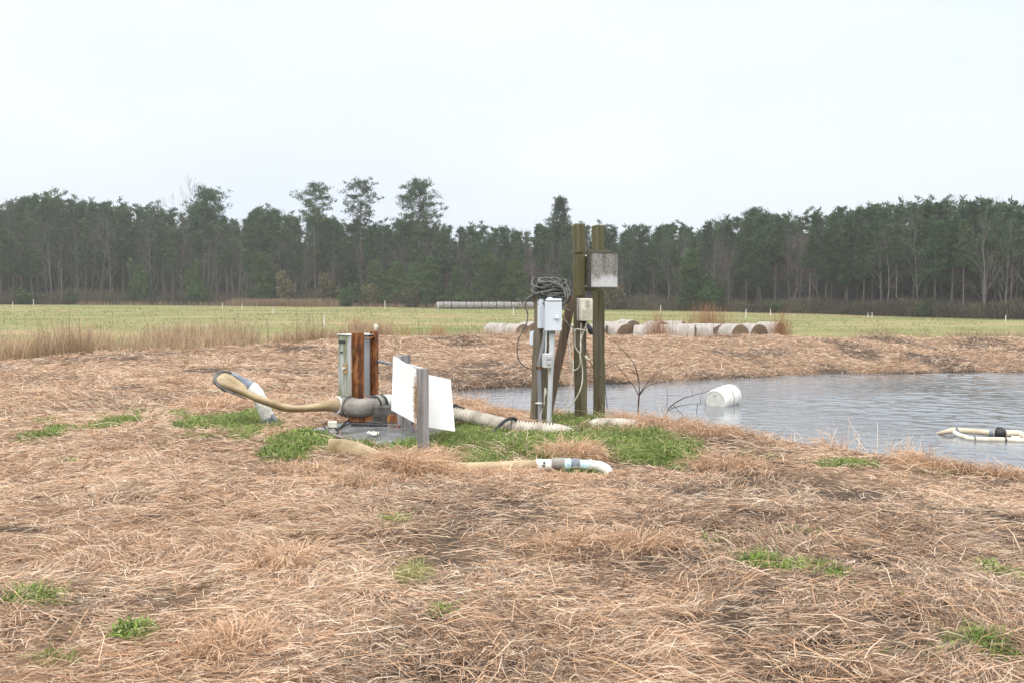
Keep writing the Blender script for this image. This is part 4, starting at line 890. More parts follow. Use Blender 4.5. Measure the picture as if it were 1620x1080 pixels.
mb = MB(); mb.tube([W(842, 468, 12.4), W(836, 471, 12.4), (W(832, 478, 12.4)), W(831, 487, 12.42), W(833.5, 492, 12.42), W(835, 500, 12.42), W(833, 512, 12.42), W(827, 524, 12.42), W(821, 535, 12.42), W(818, 550, 12.42), W(820, 567, 12.42), W(828, 578, 12.42), W(838, 583, 12.42), W(844, 586, 12.42)], .008, 7, sub=4); mb.build('loose_end', m_cable, coil)

# ------------------------------------------------------------------ pond things
def yz(px, py): return G(px, py, WATER_Z)
br_ = thing('floating_barrel', 'white plastic barrel floating tilted on the pond', 'barrel', tuple(yz(1142, 642)))
A_ = W(1131, 634, 20.2); B_ = W(1154, 627, 20.8); A_ = Vector((A_.x, A_.y, WATER_Z + .09)); B_ = Vector((B_.x + .05, B_.y, WATER_Z + .165)); ax = B_ - A_
m_brl = simple('white_barrel_plastic', (.66, .64, .57), (.82, .81, .76), .4, 3.5, bmp=.03, lo=.3, hi=.55)
mb = MB(); prof = [(0, .22), (.015, .235), (.06, .24), (.28, .246), (.45, .25), (.62, .25), (.86, .245), (.96, .232), (1.0, .215)]
mb.tube([A_ + ax * t for t, r in prof], [r for t, r in prof], 36, cap=False); mb.build('shell', m_brl, br_)
mb = MB(); axn = ax.normalized(); mb.tube([B_ - axn * .01, B_], [.215, .215], 36); mb.build('end_cap', m_brl, br_); mb = MB(); mb.tube([A_ + axn * .018, A_ + axn * .012], [.219, .219], 36)
u_ = axn.orthogonal().normalized(); 
mb.tube([A_ + axn * .012 + Vector((0, 0, .145)), A_ - axn * .02 + Vector((0, 0, .14))], .026, 10); mb.build('end_cap', simple('barrel_end_plastic', (.56, .55, .50), (.70, .69, .64), .5, 5, bmp=.03), br_)
mb = MB(); mb.tube([A_ + ax * .475, A_ + ax * .495], .2535, 36); mb.build('strap', m_black, br_)
m_fl = simple('tan_stained_pvc', (.45, .34, .23), (.66, .58, .45), .4, 5, bmp=.05)
ff = thing('pipe_float', 'pale float of two joined pipes with a black coupling lying on the pond', 'pipe float', tuple(yz(1560, 690)))
def wz(px, py, z): p = G(px, py, WATER_Z + z); return p
Yf = 16.2
mb = MB(); mb.tube([wz(1479, 685.5, -.02), wz(1490, 684, .03), wz(1503, 681, .07), wz(1514, 680, .08), wz(1540, 682, .07), wz(1566, 684, .06), wz(1574, 684.5, .06)], [.012, .03, .043, .047, .047, .047, .047], 16, sub=4); mb.build('pipe', m_fl, ff)
mb = MB(); mb.tube([wz(1512.5, 680.5, .08), wz(1514.5, 680.5, .08)], .052, 16); mb.build('band', m_slate, ff); mb = MB(); mb.tube([wz(1566, 684, .06), wz(1572, 684.5, .06)], .055, 16); mb.build('band', m_slate, ff)
mb = MB(); c1 = wz(1574, 684.5, .06); c2 = wz(1591, 685, .065); mb.tube([c1.lerp(c2, t) for t in (0, .1, .25, .5, .75, .9, 1)], [.06, .075, .088, .09, .088, .075, .06], 18); mb.box(c1.lerp(c2, .5) + Vector((0, 0, -.09)), (.05, .05, .1), None, .01); mb.box(c1.lerp(c2, .4) + Vector((0, 0, .09)), (.08, .04, .02), None, .005); mb.build('coupling', m_black, ff)
mb = MB(); mb.tube([wz(1590, 685, .065), wz(1604, 685, .065), wz(1613, 686, .06), wz(1619, 690, .03), wz(1622, 698, -.06)], .055, 16, sub=4); mb.build('elbow', m_fl, ff)
mb = MB(); mb.tube([wz(1509, 683, .06), wz(1516, 687, .03), wz(1526, 691, .02), wz(1541, 694, .02), wz(1580, 695, .02), wz(1608, 696, .02), wz(1650, 697, .02), wz(1680, 697, .02)], [.034, .04, .042, .042, .042, .042, .042, .042], 16, sub=4); mb.tube([wz(1600, 692, .03), wz(1614, 693, .03)], .035, 12); mb.build('pipe', simple('cream_stained_pvc', (.50, .43, .33), (.76, .72, .63), .4, 5, bmp=.05), ff)
mb = MB()
for px, py in ((1541, 694), (1590, 695.5), (1616, 696)):
    mb = MB(); mb.tube([wz(px - 1, py, .02), wz(px + 1, py, .02)], .046, 14); mb.build('tie', m_black, ff)

# ------------------------------------------------------------------ bare sapling and twigs at the water's edge
m_twig = simple('dark_twig_bark', (.055, .035, .028), (.15, .10, .08), .8, 30)
def twigs(mb, lists, r0=.0085):
    for L in lists:
        Y = L[0]; r = r0 * L[1]; P = [W(x, y, Y + .12 * math.sin(i * 2.1 + L[1] * 9)) for i, (x, y) in enumerate(L[2])]
        mb.tube(P, [r * (1 - .75 * i / (len(P) - 1)) for i in range(len(P))], 6, sub=3)
mb = MB()
twigs(mb, [(14.2, 1.5, [(1010, 664), (1010, 640), (1011.5, 620), (1011, 605), (1008, 590), (1004, 577), (996, 565), (985, 553), (978, 548)]),
           (14.2, .8, [(1011, 627), (1004, 612), (994, 600), (984, 588), (975, 577), (968, 570), (964, 566)]), (14.2, .9, [(1011.5, 625), (1022, 612), (1036, 606), (1050, 604), (1062, 602)]),
           (14.2, .8, [(1012, 622), (1022, 608), (1036, 592), (1046, 586), (1060, 580), (1078, 575)]), (14.2, .6, [(1006, 590), (1014, 584), (1024, 576), (1034, 572)]), (14.2, .45, [(1046, 586), (1053, 578), (1055, 571)]),
           (14.2, .45, [(1054, 604), (1054, 590), (1058, 575)]), (14.2, .5, [(994, 600), (987, 590), (977, 583)]), (14.2, .5, [(1036, 606), (1043, 598), (1048, 588)])])
tag(mb.build('bare_sapling', m_twig), 'small bare forked sapling at the water edge beside the tall posts', 'sapling')
mb = MB()
twigs(mb, [(13.2, 1.2, [(1052, 662), (1056, 648), (1064, 640), (1078, 631), (1096, 625), (1110, 621.5), (1122, 618)]), (13.2, .8, [(1055, 650), (1070, 643), (1090, 639), (1108, 638), (1124, 638.5)]), (13.2, .6, [(1066, 641), (1074, 650), (1086, 663), (1094, 672)]),
           (13.2, .5, [(1104, 638), (1102, 652), (1106, 664), (1114, 673)]), (13.2, .5, [(1096, 625), (1094, 616), (1088, 606)]), (13.2, .45, [(1122, 618), (1123, 612)]), (13.2, .5, [(1055, 645), (1056, 620), (1053, 604)]), (13.2, .4, [(1108, 638), (1109, 626), (1116, 612)])])
tag(mb.build('bare_branch', m_twig), 'bare branch arching over the pond in front of the white barrel', 'branch')
# ------------------------------------------------------------------ hay bales
def bale_meshes(seed, R=.76, L=1.32):
    rn = np.random.default_rng(seed); nu, nv = 44, 14
    a = np.linspace(0, 2 * np.pi, nu, endpoint=False); t = np.linspace(-1, 1, nv)
    A, T = np.meshgrid(a, t)
    edge = np.clip((np.abs(T) - .86) / .14, 0, 1); rr = R * (1 - .045 * edge ** 2) + (vn(A * 3, T * 4 + seed, 3) - .5) * .035 + (vn(T * 13 + seed, A * 0 + .5, 5) - .5) * .022
    z = rr * np.sin(A); z = np.where(z < -R * .88, -R * .88 + (z + R * .88) * .25, z); x = T * L / 2; y = rr * np.cos(A) * 1.02
    V = np.stack([x, y, z + R * .91], -1).reshape(-1, 3)
    i = np.arange(nu * nv).reshape(nv, nu); Q = np.stack([i[:-1], np.roll(i[:-1], -1, 1), np.roll(i[1:], -1, 1), i[1:]], -1).reshape(-1, 4)
    ends = []
    for s in (-1, 1):
        k = 0 if s < 0 else nv - 1; ring0 = V.reshape(nv, nu, 3)[k]; c = np.array([s * L / 2, 0, R * .91]); rings = [ring0]
        for j, f in enumerate((.85, .68, .5, .3, .12)):
            p = c + (ring0 - c) * f; p[:, 0] += s * (.012 + .03 * (j % 2)) + rn.normal(0, .008, nu); rings.append(p)
        v2 = np.concatenate(rings); i2 = np.arange(len(v2)).reshape(-1, nu)
        q2 = np.stack([i2[:-1], np.roll(i2[:-1], -1, 1), np.roll(i2[1:], -1, 1), i2[1:]], -1).reshape(-1, 4); ci = i2[-1]
        caps = np.stack([ci[0:nu:2], np.roll(ci, -1)[0:nu:2], np.roll(ci, -2)[0:nu:2], np.full(nu // 2, ci[0])], -1)
        if s > 0: pass
        ends.append((v2, q2))
    return (V, Q), ends
def bale_mat(name, lo, hi):
    m, nt, b = mat(name); f = noise(nt, 6, 5, .6, (1, .5, .5)); g = noise(nt, 16, 3, .5, (1, .06, .06))
    c = ramp(nt, [(.3, lo), (.62, hi)], math_(nt, 'ADD', math_(nt, 'MULTIPLY', f, .6), math_(nt, 'MULTIPLY', g, .4)))
    nt.links.new(c, b.inputs['Base Color']); b.inputs['Roughness'].default_value = .9; bump(nt, b, g, .35, .02); return m
m_wrap = bale_mat('pale_net_wrap', (.20, .17, .15), (.40, .365, .335)); m_wrapfar = bale_mat('grey_net_wrap', (.13, .12, .115), (.30, .285, .275))
def end_mat(name, cols):
    m, nt, b = mat(name); tcn = nt.nodes.new('ShaderNodeTexCoord'); mp = nt.nodes.new('ShaderNodeMapping'); mp.inputs['Location'].default_value = (0, 0, -.69); nt.links.new(tcn.outputs['Object'], mp.inputs[0])
    wv = N(nt, 'ShaderNodeTexWave', Scale=5.5, Distortion=4.0, Detail=3); wv.wave_type = 'RINGS'; wv.rings_direction = 'X'; nt.links.new(mp.outputs[0], wv.inputs['Vector']); f = noise(nt, 22, 5, .7)
    c = ramp(nt, cols, math_(nt, 'ADD', math_(nt, 'MULTIPLY', wv.outputs['Fac'], .4), math_(nt, 'MULTIPLY', f, .6)))
    nt.links.new(c, b.inputs['Base Color']); b.inputs['Roughness'].default_value = .95; bump(nt, b, f, .8, .04); return m
m_end = end_mat('brown_bale_end', [(.25, (.045, .028, .018)), (.5, (.16, .10, .065)), (.75, (.30, .21, .14))])
def bale_proto(seed, wm, label, L):
    (V, Q), ends = bale_meshes(seed, .76, L); t = thing('hay_bale', label, 'hay bale', (0, 0, 0))
    np_mesh('net_wrap', V, Q, wm, parent=t, smooth=True)
    for v2, q2 in ends: np_mesh('end_face', v2, q2, m_end, parent=t)
    return t
G1 = 'round hay bales clustered behind the bank'
protos = [bale_proto(s, m_wrap, 'x', 1.30 + .06 * k) for k, s in enumerate((3, 8, 15))]
BL = [(787, 62.5, -.55, 'pale round bale at the far left end of the near cluster'), (816, 61.0, -.80, 'pale round bale with brown end showing just left of the short post'), (838, 66.5, -1.0, 'darker bale top peeping up behind the bales left of the short post'),
      (893, 62, -.3, 'pale bale seen between the switch box and the diagonal brace'), (943, 62, -.3, 'pale bale seen through the gap between the two tall posts'), (981, 62.0, -1.08, 'big round brown bale end just right of the last tall post'), (966, 67, -.3, 'pale bale top behind the big brown end beside the last tall post'),
      (992, 69, -1.0, 'dark brown bale end raised behind the big brown end right of the posts'), (1022, 61.3, -.2, 'pale sideways bale left of the narrow rusty grass plume'), (1037, 66, -.9, 'brown bale end half hidden behind the narrow rusty grass plume'), (1058, 62.3, -.35, 'pale sideways bale just right of the narrow rusty grass plume'),
      (1082, 61.4, -.28, 'pale sideways bale with thin dark end edge, below the wide rusty grass plume'), (1066, 69, -.4, 'light bale top behind the sideways bales near the rusty plumes'), (1111, 62.2, -.22, 'pale sideways bale right of the one with thin dark edge'), (1133, 63.6, -1.25, 'low brown bale end tucked left of the tallest right hand bale'),
      (1160, 61.8, -1.05, 'tall pale bale with round dark end toward the right of the cluster'), (1190, 64.5, -1.05, 'bale with brown end second from the right end of the near cluster'), (1217, 66.0, -.65, 'last pale bale at the right end of the near cluster')]
for i, (px, Y, yw, lab) in enumerate(BL):
    p = W(px, 500, Y); pr_ = protos[i % 3]; z = h1(p.x, p.y) - .03
    o = dup(pr_, (p.x, p.y, z), yw + (math.pi if i % 4 == 1 else 0), lab, G1, (1, 1, 1 + .03 * math.sin(i * 3)))
for p_ in protos:
    for c in list(p_.children): bpy.data.objects.remove(c)
    bpy.data.objects.remove(p_)
pf = bale_proto(21, m_wrapfar, 'x', 1.36)
a_, b_ = W(696, 489, 196), W(838, 489, 198)
for i in range(13):
    t = i / 12; p = a_.lerp(b_, t)
    o = dup(pf, (p.x, p.y + random.gauss(0, .06), h1(p.x, p.y) - .03), (b_ - a_).to_2d().angle_signed(Vector((1, 0))) + random.gauss(0, .03) + (math.pi if i % 3 == 0 else 0), 'grey round bale in the long straight row in front of the trees' if 0 < i < 12 else ('grey bale at the left end of the long row before the trees' if i == 0 else 'grey bale at the right end of the long row, near the coil'), 'hay bales in the far row', (1, 1, random.uniform(.96, 1.03)))
for c in list(pf.children): bpy.data.objects.remove(c)
bpy.data.objects.remove(pf)

# ------------------------------------------------------------------ white sprinkler risers in the field
RS = [(20, 487, 478, 'riser pipe at the far left edge of the field'), (53, 484.5, 474, 'second riser pipe from the left edge of the field'), (352, 487.5, 479.5, 'riser pipe at the field edge below the tall bare tree'), (383, 490.5, 481, 'riser pipe left of the tan reed patch'), (432, 497.5, 487.5, 'riser pipe standing alone in the field under the reed patch'), (513, 516, 499.5, 'tallest near riser pipe beside thin weed stalks left of the cabinet'),
      (609, 489, 476, 'riser pipe in front of the trees left of the bale row'), (693, 490, 479, 'riser pipe at the left end of the far bale row'), (812, 500, 488, 'riser pipe with wide cap below the far bale row'), (842.5, 490, 483, 'short riser pipe at the right end of the far bale row'), (1045, 495, 483, 'riser pipe near the narrow rusty grass plume'), (1180, 503, 489.5, 'riser pipe between the wide rusty plume and the small one'), (1219, 499, 489, 'riser pipe just left of the small rusty plume'),
      (1373, 503, 495.5, 'left one of two close riser pipes far right in the field'), (1379.5, 503, 494.5, 'right one of two close riser pipes far right in the field'), (1591, 510, 499, 'riser pipe by the right edge of the field')]
m_riser = simple('white_riser_paint', (.66, .66, .64), (.82, .82, .80), .5, 6, bmp=.03)
rp = thing('sprinkler_riser', 'x', 'sprinkler', (0, 0, 0)); 
mb = MB(); mb.tube([(0, 0, -.1), (0, 0, .82)], [.055, .05], 8); mb.tube([(0, 0, .78), (0, 0, .84)], .065, 8); mb.build('pipe', m_riser, rp)
mb = MB(); mb.tube([(0, 0, .84), (0, 0, .93)], .04, 8); mb.tube([(-.10, 0, .96), (0, 0, .94), (.15, 0, 1.0)], [.03, .05, .03], 8); mb.build('sprinkler_head', simple('sprinkler_grey', (.4, .4, .38), (.6, .6, .57), .5, 10), rp)
for i, (px, yb, yt, lab) in enumerate(RS):
    p = G(px, yb, FIELD_Z); p.y = min(p.y, float(tree_line(np.array([p.x]))[0]) - 3) if True else p.y
    q = W(px, yb, p.y); z = h1(q.x, q.y); top = W(px, yt, p.y).z; s = max(top - z, .7)
    dup(rp, (q.x, q.y, z), random.uniform(-1, 1), 'white ' + lab, 'white sprinkler risers in the field', (max(.9, s * .85), max(.9, s * .85), s))
for c in list(rp.children): bpy.data.objects.remove(c)
bpy.data.objects.remove(rp)

# ------------------------------------------------------------------ rusty grass plumes and weed stalks on the outer bank
m_plume = vcol('rusty_grass_blades', .85, .25)
CL = [(1040, 528, 487, 22, 500, 'narrow rusty orange grass plume hanging in front of the bales'), (1120, 526, 475, 48, 900, 'wide rusty orange grass plume rising behind the middle bales'), (1235, 524, 488, 19, 420, 'small rusty grass plume at the right end of the bales'), (1205, 524, 496, 14, 160, 'faint thin rusty grass tuft left of the small plume'),
      (565, 536, 502, 18, 420, 'pinkish brown grass plume rising behind the rusty channel top'), (692, 533, 512, 24, 420, 'low rusty grass tuft on the bank behind the folded sheet'), (640, 534, 512, 22, 260, 'low tan grass tuft on the bank right of the rusty channels')]
PC = np.array([(.40, .20, .10), (.33, .155, .075), (.46, .27, .15), (.28, .14, .08)])
for px, yb, yt, rx, n, lab in CL:
    Y = (67 if px in (1120, 1205) else 63.5 if px == 1235 else 58) if px > 800 else float(crest(np.array([W(px, yb, 36).x]))[0]) + 2.2; c = W(px, yb, Y); z = h1(c.x, c.y); H = W(px, yt, Y).z - z; r = rx * Y / FPX
    x = c.x + RNG.normal(0, r * .48, n); y = c.y + RNG.normal(0, r * .4, n)
    tint = .85 if px > 800 else 1.1
    v, q, cc_ = tall(x, y, H * RNG.uniform(.5, 1.08, n) * (1 - .25 * np.abs(x - c.x) / r), .012 * RNG.uniform(.6, 1.2, n), .11, PC[RNG.integers(0, 4, n)] * RNG.uniform(.8, 1.25, (n, 1)) * tint)
    o = np_mesh('dry_grass_clump', v, q, m_plume, cc_); tag(o, lab, 'dry grass', 'rusty grass plumes on the outer bank')
m_stalk = simple('weed_stalk_bark', (.13, .085, .06), (.26, .18, .13), .85, 30)
def stalk(mb, base, H, rn, spread=.16, nb=7, r=.0075):
    top = base + Vector((rn.gauss(0, .07) * H, rn.gauss(0, .05), H)); mid = base.lerp(top, .5) + Vector((rn.gauss(0, .03) * H, 0, 0)); mb.tube([base, mid, top], [r, r * .7, r * .25], 5, sub=3, cap=False)
    for k in range(nb):
        t = rn.uniform(.3, .95); p = base.lerp(top, t); a = rn.uniform(0, 6.28); L = H * spread * rn.uniform(.5, 1.5) * (1.2 - t); d = Vector((math.cos(a), math.sin(a) * .6, rn.uniform(.6, 1.4))).normalized()
        mb.tube([p, p + d * L * .5 + Vector((0, 0, .02)), p + d * L + Vector((0, 0, L * .2))], [r * .5, r * .4, r * .2], 4, cap=False)
ST = [(384, 542, 492, 'thin bare weed stalk left of the field stalks by the bank'), (424, 538, 497, 'short thin weed stalk in the weeds left of the cabinet'), (470, 538, 484, 'tall thin weed stalk leaning before the reed patch'), (482, 538, 490, 'thin weed stalk beside the leaning tall one'), (497, 538, 480, 'straight thin weed stalk left of the near riser pipe'), (509, 538, 486, 'dark thin weed stalk right next to the near riser pipe'), (516, 537, 505, 'short dark weed stalk right of the near riser pipe'), (664, 533, 494, 'faint thin weed stalk behind the folded sheet'), (1065, 526, 500, 'thin weed stalk between the two rusty plumes'), (1387, 526, 508, 'thin grey weed stalk on the far right bank')]
for i, (px, yb, yt, lab) in enumerate(ST):
    Y = float(crest(np.array([W(px, yb, 34).x]))[0]) + 1.2; c = W(px, yb, Y); z = h1(c.x, c.y); rn = random.Random(i + 40)
    mb = MB(); stalk(mb, Vector((c.x, c.y, z - .05)), W(px, yt, Y).z - z, rn, nb=9)
    for k in range(2): 
        off = rn.gauss(0, .15); stalk(mb, Vector((c.x + off, c.y + rn.gauss(0, .1), z - .05)), (W(px, yt, Y).z - z) * rn.uniform(.5, .85), rn, nb=6)
    tag(mb.build('weed_stalk', m_stalk), lab, 'weed', 'bare weed stalks on the outer bank')

# ------------------------------------------------------------------ forest
m_bark_p = simple('pine_bark', (.075, .064, .056), (.185, .16, .145), .9, 9, (1, 1, .3), bmp=.3, bd=.03)
m_bark_h = simple('bare_tree_bark', (.085, .076, .072), (.20, .185, .175), .9, 7, (1, 1, .3), bmp=.2, bd=.02)
m_needle = vcol('pine_needles', .75, .25, rand=.22)
m_twigs = vcol('bare_twigs', .9, 0, rand=.16)
PINE = np.array([(.046, .084, .036), (.062, .102, .042), (.036, .066, .032), (.082, .118, .050), (.05, .088, .048)])
YOUNG = np.array([(.062, .108, .034), (.078, .124, .038), (.05, .088, .032), (.095, .135, .045)])
TWIG = np.array([(.10, .084, .077), (.125, .106, .097), (.08, .068, .062), (.145, .124, .112)])
def tuft_faces(C, nf, sig, fl, fw, pal, rn):
    """C (n,3) clump centres -> quads"""
    n = len(C) * nf; P = np.repeat(C, nf, 0) + rn.normal(0, 1, (n, 3)) * np.array([sig, sig, sig * .72])
    d = rn.normal(0, 1, (n, 3)); d[:, 2] = np.abs(d[:, 2]) * .9 + .1; d /= np.linalg.norm(d, axis=1)[:, None]
    s = np.cross(d, rn.normal(0, 1, (n, 3))); s /= np.linalg.norm(s, axis=1)[:, None] + 1e-9
    L = fl * rn.uniform(.6, 1.4, (n, 1)); w_ = fw * rn.uniform(.6, 1.4, (n, 1))
    V = np.stack([P - s * w_ * .5, P + s * w_ * .5, P + d * L + s * w_ * .35, P + d * L - s * w_ * .35], 1).reshape(-1, 3)
    Q = np.arange(n * 4).reshape(n, 4)
    cl = np.repeat(pal[rn.integers(0, len(pal), len(C))], nf, 0) * rn.uniform(.75, 1.25, (n, 1))
    return V, Q, np.repeat(cl, 4, 0)
def pine(seed, H=20, t0=.45, R=2.4, nb=70, shape='oval', pal=PINE, slope=.35, nf=14, sig=.34, cl=5, fl=.46, fw=.13, trunk_r=.19):
    rn = np.random.default_rng(seed); mb = MB(); bend = rn.normal(0, .25, 2)
    ax = lambda t: Vector((bend[0] * math.sin(t * 2.5), bend[1] * math.sin(t * 2), H * t))
    mb.tube([ax(t) - (Vector((0, 0, .4)) if t == 0 else Vector((0, 0, 0))) for t in np.linspace(0, .97, 9)], [trunk_r * (1 - .85 * t) for t in np.linspace(0, 1, 9)], 7, cap=False)
    C = []
    for i in range(nb):
        u = ((i + rn.random()) / nb) ** (1.18 if shape == 'oval' else 1); t = t0 + (1 - t0) * u
        if shape == 'oval': prof = (.6 + .4 * math.sin(math.pi * min(1, u * .9 + .2))) * (1 - u ** 1.7) ** .85 + .07
        elif shape == 'cone': prof = (1 - u) ** .8 + .08
        else: prof = (.35 + .65 * math.sin(math.pi * (u * .78 + .12))) * (1 - u ** 6 * .35)
        top_ = shape == 'oval' and u > .62
        L = max(R * prof, R * .30 if shape == 'oval' else 0) * rn.uniform(.35, 1.3); a = i * 2.4 + rn.normal(0, .5); o = ax(t); sl = slope * rn.uniform(.2, 1.5) * (.4 + u) * (rn.uniform(1.4, 3.4) if top_ else 1)
        tip = o + Vector((math.cos(a) * L, math.sin(a) * L, L * sl)); 
        if i % 2 == 0 or shape == 'flat': mb.tube([o, o.lerp(tip, .55) + Vector((0, 0, -.05 * L)), tip], [.05 * (1.2 - u), .03, .01], 4, cap=False)
        for k in range(3 if top_ else cl):
            f = (rn.uniform(.62, 1.0) if top_ else rn.uniform(.35, 1.0)) if k else 1.0
            p = o.lerp(tip, f); nz = .10 if top_ else .2 * R / 2.4; C.append((p.x + rn.normal(0, nz), p.y + rn.normal(0, nz), p.z + rn.normal(0, .12)))
    if shape == 'oval':
        for k in range(3): C.append((ax(1).x + rn.normal(0, .1), ax(1).y + rn.normal(0, .1), H * (.955 + .03 * k)))
    if shape != 'flat' and t0 > .25:                                  # a few dead stubs below the crown
        for i in range(10):
            t = rn.uniform(t0 * .5, t0); a = rn.uniform(0, 6.28); o = ax(t); L = rn.uniform(.5, 1.6); mb.tube([o, o + Vector((math.cos(a) * L, math.sin(a) * L, .1 * L))], [.03, .01], 3, cap=False)
    V, Q, K_ = tuft_faces(np.array(C), nf, sig, fl, fw, pal, rn)
    return mb, (V, Q, K_), H
def bare(seed, H=17, R=1.0, dens=1.0):
    rn = random.Random(seed); mb = MB(); RV = []; RC = []
    rng = np.random.default_rng(seed)
    def ribbon(p, q, w_):
        d = (q - p); s = d.cross(Vector((rn.gauss(0, 1), rn.gauss(0, 1), rn.gauss(0, 1)))); s.normalize(); s *= w_ * .5; RV.extend([p - s, p + s, q + s * .5, q - s * .5]); RC.append(TWIG[rn.randrange(4)] * rn.uniform(.8, 1.2))
    def grow(p, d, L, r, lev):
        q = p + d * L; m_ = p.lerp(q, .5) + Vector((rn.gauss(0, .04), rn.gauss(0, .04), 0)) * L
        if r > .028: mb.tube([p, m_, q], [r, r * .85, r * .7], 6 if r > .08 else 4, cap=False)
        else: ribbon(p, m_, r * 2.2); ribbon(m_, q, r * 1.8)
        if lev == 0: return
        nk = 3 if lev > 1 else rn.choice((3, 4))
        for k in range(nk):
            t = rn.uniform(.45, 1.0) if k else 1.0; ang = rn.uniform(.25, .75) * R if k else rn.uniform(.05, .25); az = rn.uniform(0, 6.28)
            o = d.orthogonal().normalized(); o = Quaternion(d, az) @ o; nd = (d * math.cos(ang) + o * math.sin(ang) + Vector((0, 0, .12))).normalized()
            grow(p.lerp(q, t), nd, L * rn.uniform(.58, .85), max(r * rn.uniform(.5, .72), .011), lev - 1)
    d0 = Vector((rn.gauss(0, .05), rn.gauss(0, .05), 1)).normalized()
    p = Vector((0, 0, -.4)); r = .15
    for s_ in range(4):
        L = H * (.17 if s_ else .2); q = p + d0 * L; mb.tube([p, q], [r, r * .8], 7, cap=False)
        if s_ >= 1 or rn.random() < .3:
            for k in range(3 if s_ else 1):
                az = rn.uniform(0, 6.28); ang = rn.uniform(.4, .8) * R; o = Quaternion(d0, az) @ d0.orthogonal().normalized(); grow(p.lerp(q, rn.uniform(.3, 1)), (d0 * math.cos(ang) + o * math.sin(ang)).normalized(), H * rn.uniform(.12, .2), r * .42, 3)
        r *= .8; p = q; d0 = (d0 + Vector((rn.gauss(0, .06), rn.gauss(0, .06), 0))).normalized()
    grow(p, d0, H * .15, r * .9, 4)
    V = np.array([tuple(v) for v in RV]); return mb, (V, np.arange(len(V)).reshape(-1, 4), np.repeat(np.array(RC), 4, 0)), H
def shrubby(seed, pal):
    rn = np.random.default_rng(seed); mb = MB(); C = []
    for k in range(6):
        a = rn.uniform(0, 6.28); tip = Vector((math.cos(a) * rn.uniform(.3, 1.2), math.sin(a) * rn.uniform(.3, 1.2), rn.uniform(1.6, 3.4))); mb.tube([Vector((0, 0, -.2)), tip * .5 + Vector((0, 0, .2)), tip], [.06, .04, .015], 5, cap=False)
        for j in range(9): C.append(tuple(tip * rn.uniform(.35, 1.05) + Vector(rn.normal(0, .42, 3))))
    V, Q, K_ = tuft_faces(np.array(C), 18, .32, .35, .16, pal, rn); return mb, (V, Q, K_), 3.6
PR = {}
def reg(key, data, bark, leaf):
    mb, (V, Q, K_), H = data
    tr = mb.build(key + '_trunk', bark); me_t = tr.data; bpy.data.objects.remove(tr)
    PR[key] = (me_t, np_mesh(key + '_crown', V, Q, leaf, K_, link=False), H, (V, Q, K_))
for i in range(9): reg('pine%d' % i, pine(100 + i, 20, (.42, .5, .36, .55, .46, .4, .5, .6, .34)[i], (2.5, 2.1, 3.2, 1.8, 2.4, 3.6, 2.9, 2.3, 2.8)[i], (54, 46, 62, 40, 50, 66, 44, 36, 60)[i], sig=(.25, .22, .27, .2, .27, .24, .22, .22, .25)[i], nf=17, cl=6), m_bark_p, m_needle)
for i in range(2): reg('broad%d' % i, pine(140 + i, 21, (.5, .45)[i], (3.9, 3.4)[i], 85, 'flat', slope=.3, cl=5), m_bark_p, m_needle)
reg('tallA', pine(201, 27, .70, 4.6, 58, 'flat', slope=.25, cl=5, nf=13, sig=.30, trunk_r=.24), m_bark_p, m_needle)
reg('tallB', pine(202, 28, .64, 4.0, 62, 'flat', slope=.40, cl=5, nf=12, sig=.28, trunk_r=.24), m_bark_p, m_needle)
reg('tallC', pine(203, 28, .58, 5.0, 92, 'flat', slope=.28, cl=6, nf=14, sig=.32, trunk_r=.26), m_bark_p, m_needle)
reg('tallD', pine(204, 24, .52, 3.4, 80, 'cone', slope=.45, cl=5, nf=14, sig=.32, trunk_r=.24), m_bark_p, m_needle)
for i in range(3): reg('young%d' % i, pine(300 + i, 10, .06, (3.3, 3.9, 3.0)[i], 80, 'cone', YOUNG, .3, 16, .34, 6, .42, .12, .12), m_bark_p, m_needle)
for i in range(5): reg('bare%d' % i, bare(400 + i, 17, (1.0, .8, 1.15, .9, .7)[i]), m_bark_h, m_twigs)
for i in range(2): reg('shrub%d' % i, shrubby(500 + i, (YOUNG, np.array([(.12, .115, .05), (.10, .095, .05), (.15, .13, .07)]))[i]), m_bark_h, m_needle)
made = {}
def plant(key, name, px, D, ytop, label, group, wfac=1.0, base=None):
    p = W(px, 480, D); z = h1(p.x, p.y); H = W(px, ytop, D).z - z; me_t, me_c, H0, _ = PR[key]; s = H / H0
    sx = s * wfac if name != 'bare_tree' else s
    sx = min(max(sx, .62), 1.5)
    if key not in made:
        r = thing(name, label, 'tree' if name != 'shrub' else 'shrub', (p.x, p.y, z), random.uniform(0, 6.28), group); r.scale = (sx, sx, s)
        for nm, me in (('trunk', me_t), ('crown', me_c)):
            o = bpy.data.objects.new(nm, me); COL.objects.link(o); o.parent = r
        made[key] = r
        return r
    r = dup(made[key], (p.x, p.y, z), random.uniform(0, 6.28), label, group, (sx, sx, s)); 
    if group is None and 'group' in r: del r['group']
    return r
SKX = [-60, 0, 40, 85, 130, 185, 215, 245, 287, 325, 355, 385, 408, 445, 470, 500, 540, 573, 610, 640, 664, 700, 735, 790, 830, 850, 886, 920, 960, 1040, 1100, 1190, 1245, 1340, 1380, 1450, 1520, 1580, 1620, 1680]
SKY = [320, 318, 310, 308, 318, 318, 322, 324, 330, 318, 338, 342, 326, 330, 340, 338, 345, 348, 352, 345, 345, 355, 350, 357, 362, 350, 346, 352, 354, 352, 350, 336, 336, 326, 322, 318, 313, 313, 320, 322]
def sky_y(px): return float(np.interp(px, SKX, SKY))
def D0(px): return G(px, float(np.interp(px, _tp, _tb)), FIELD_Z).y
rt = random.Random(77)
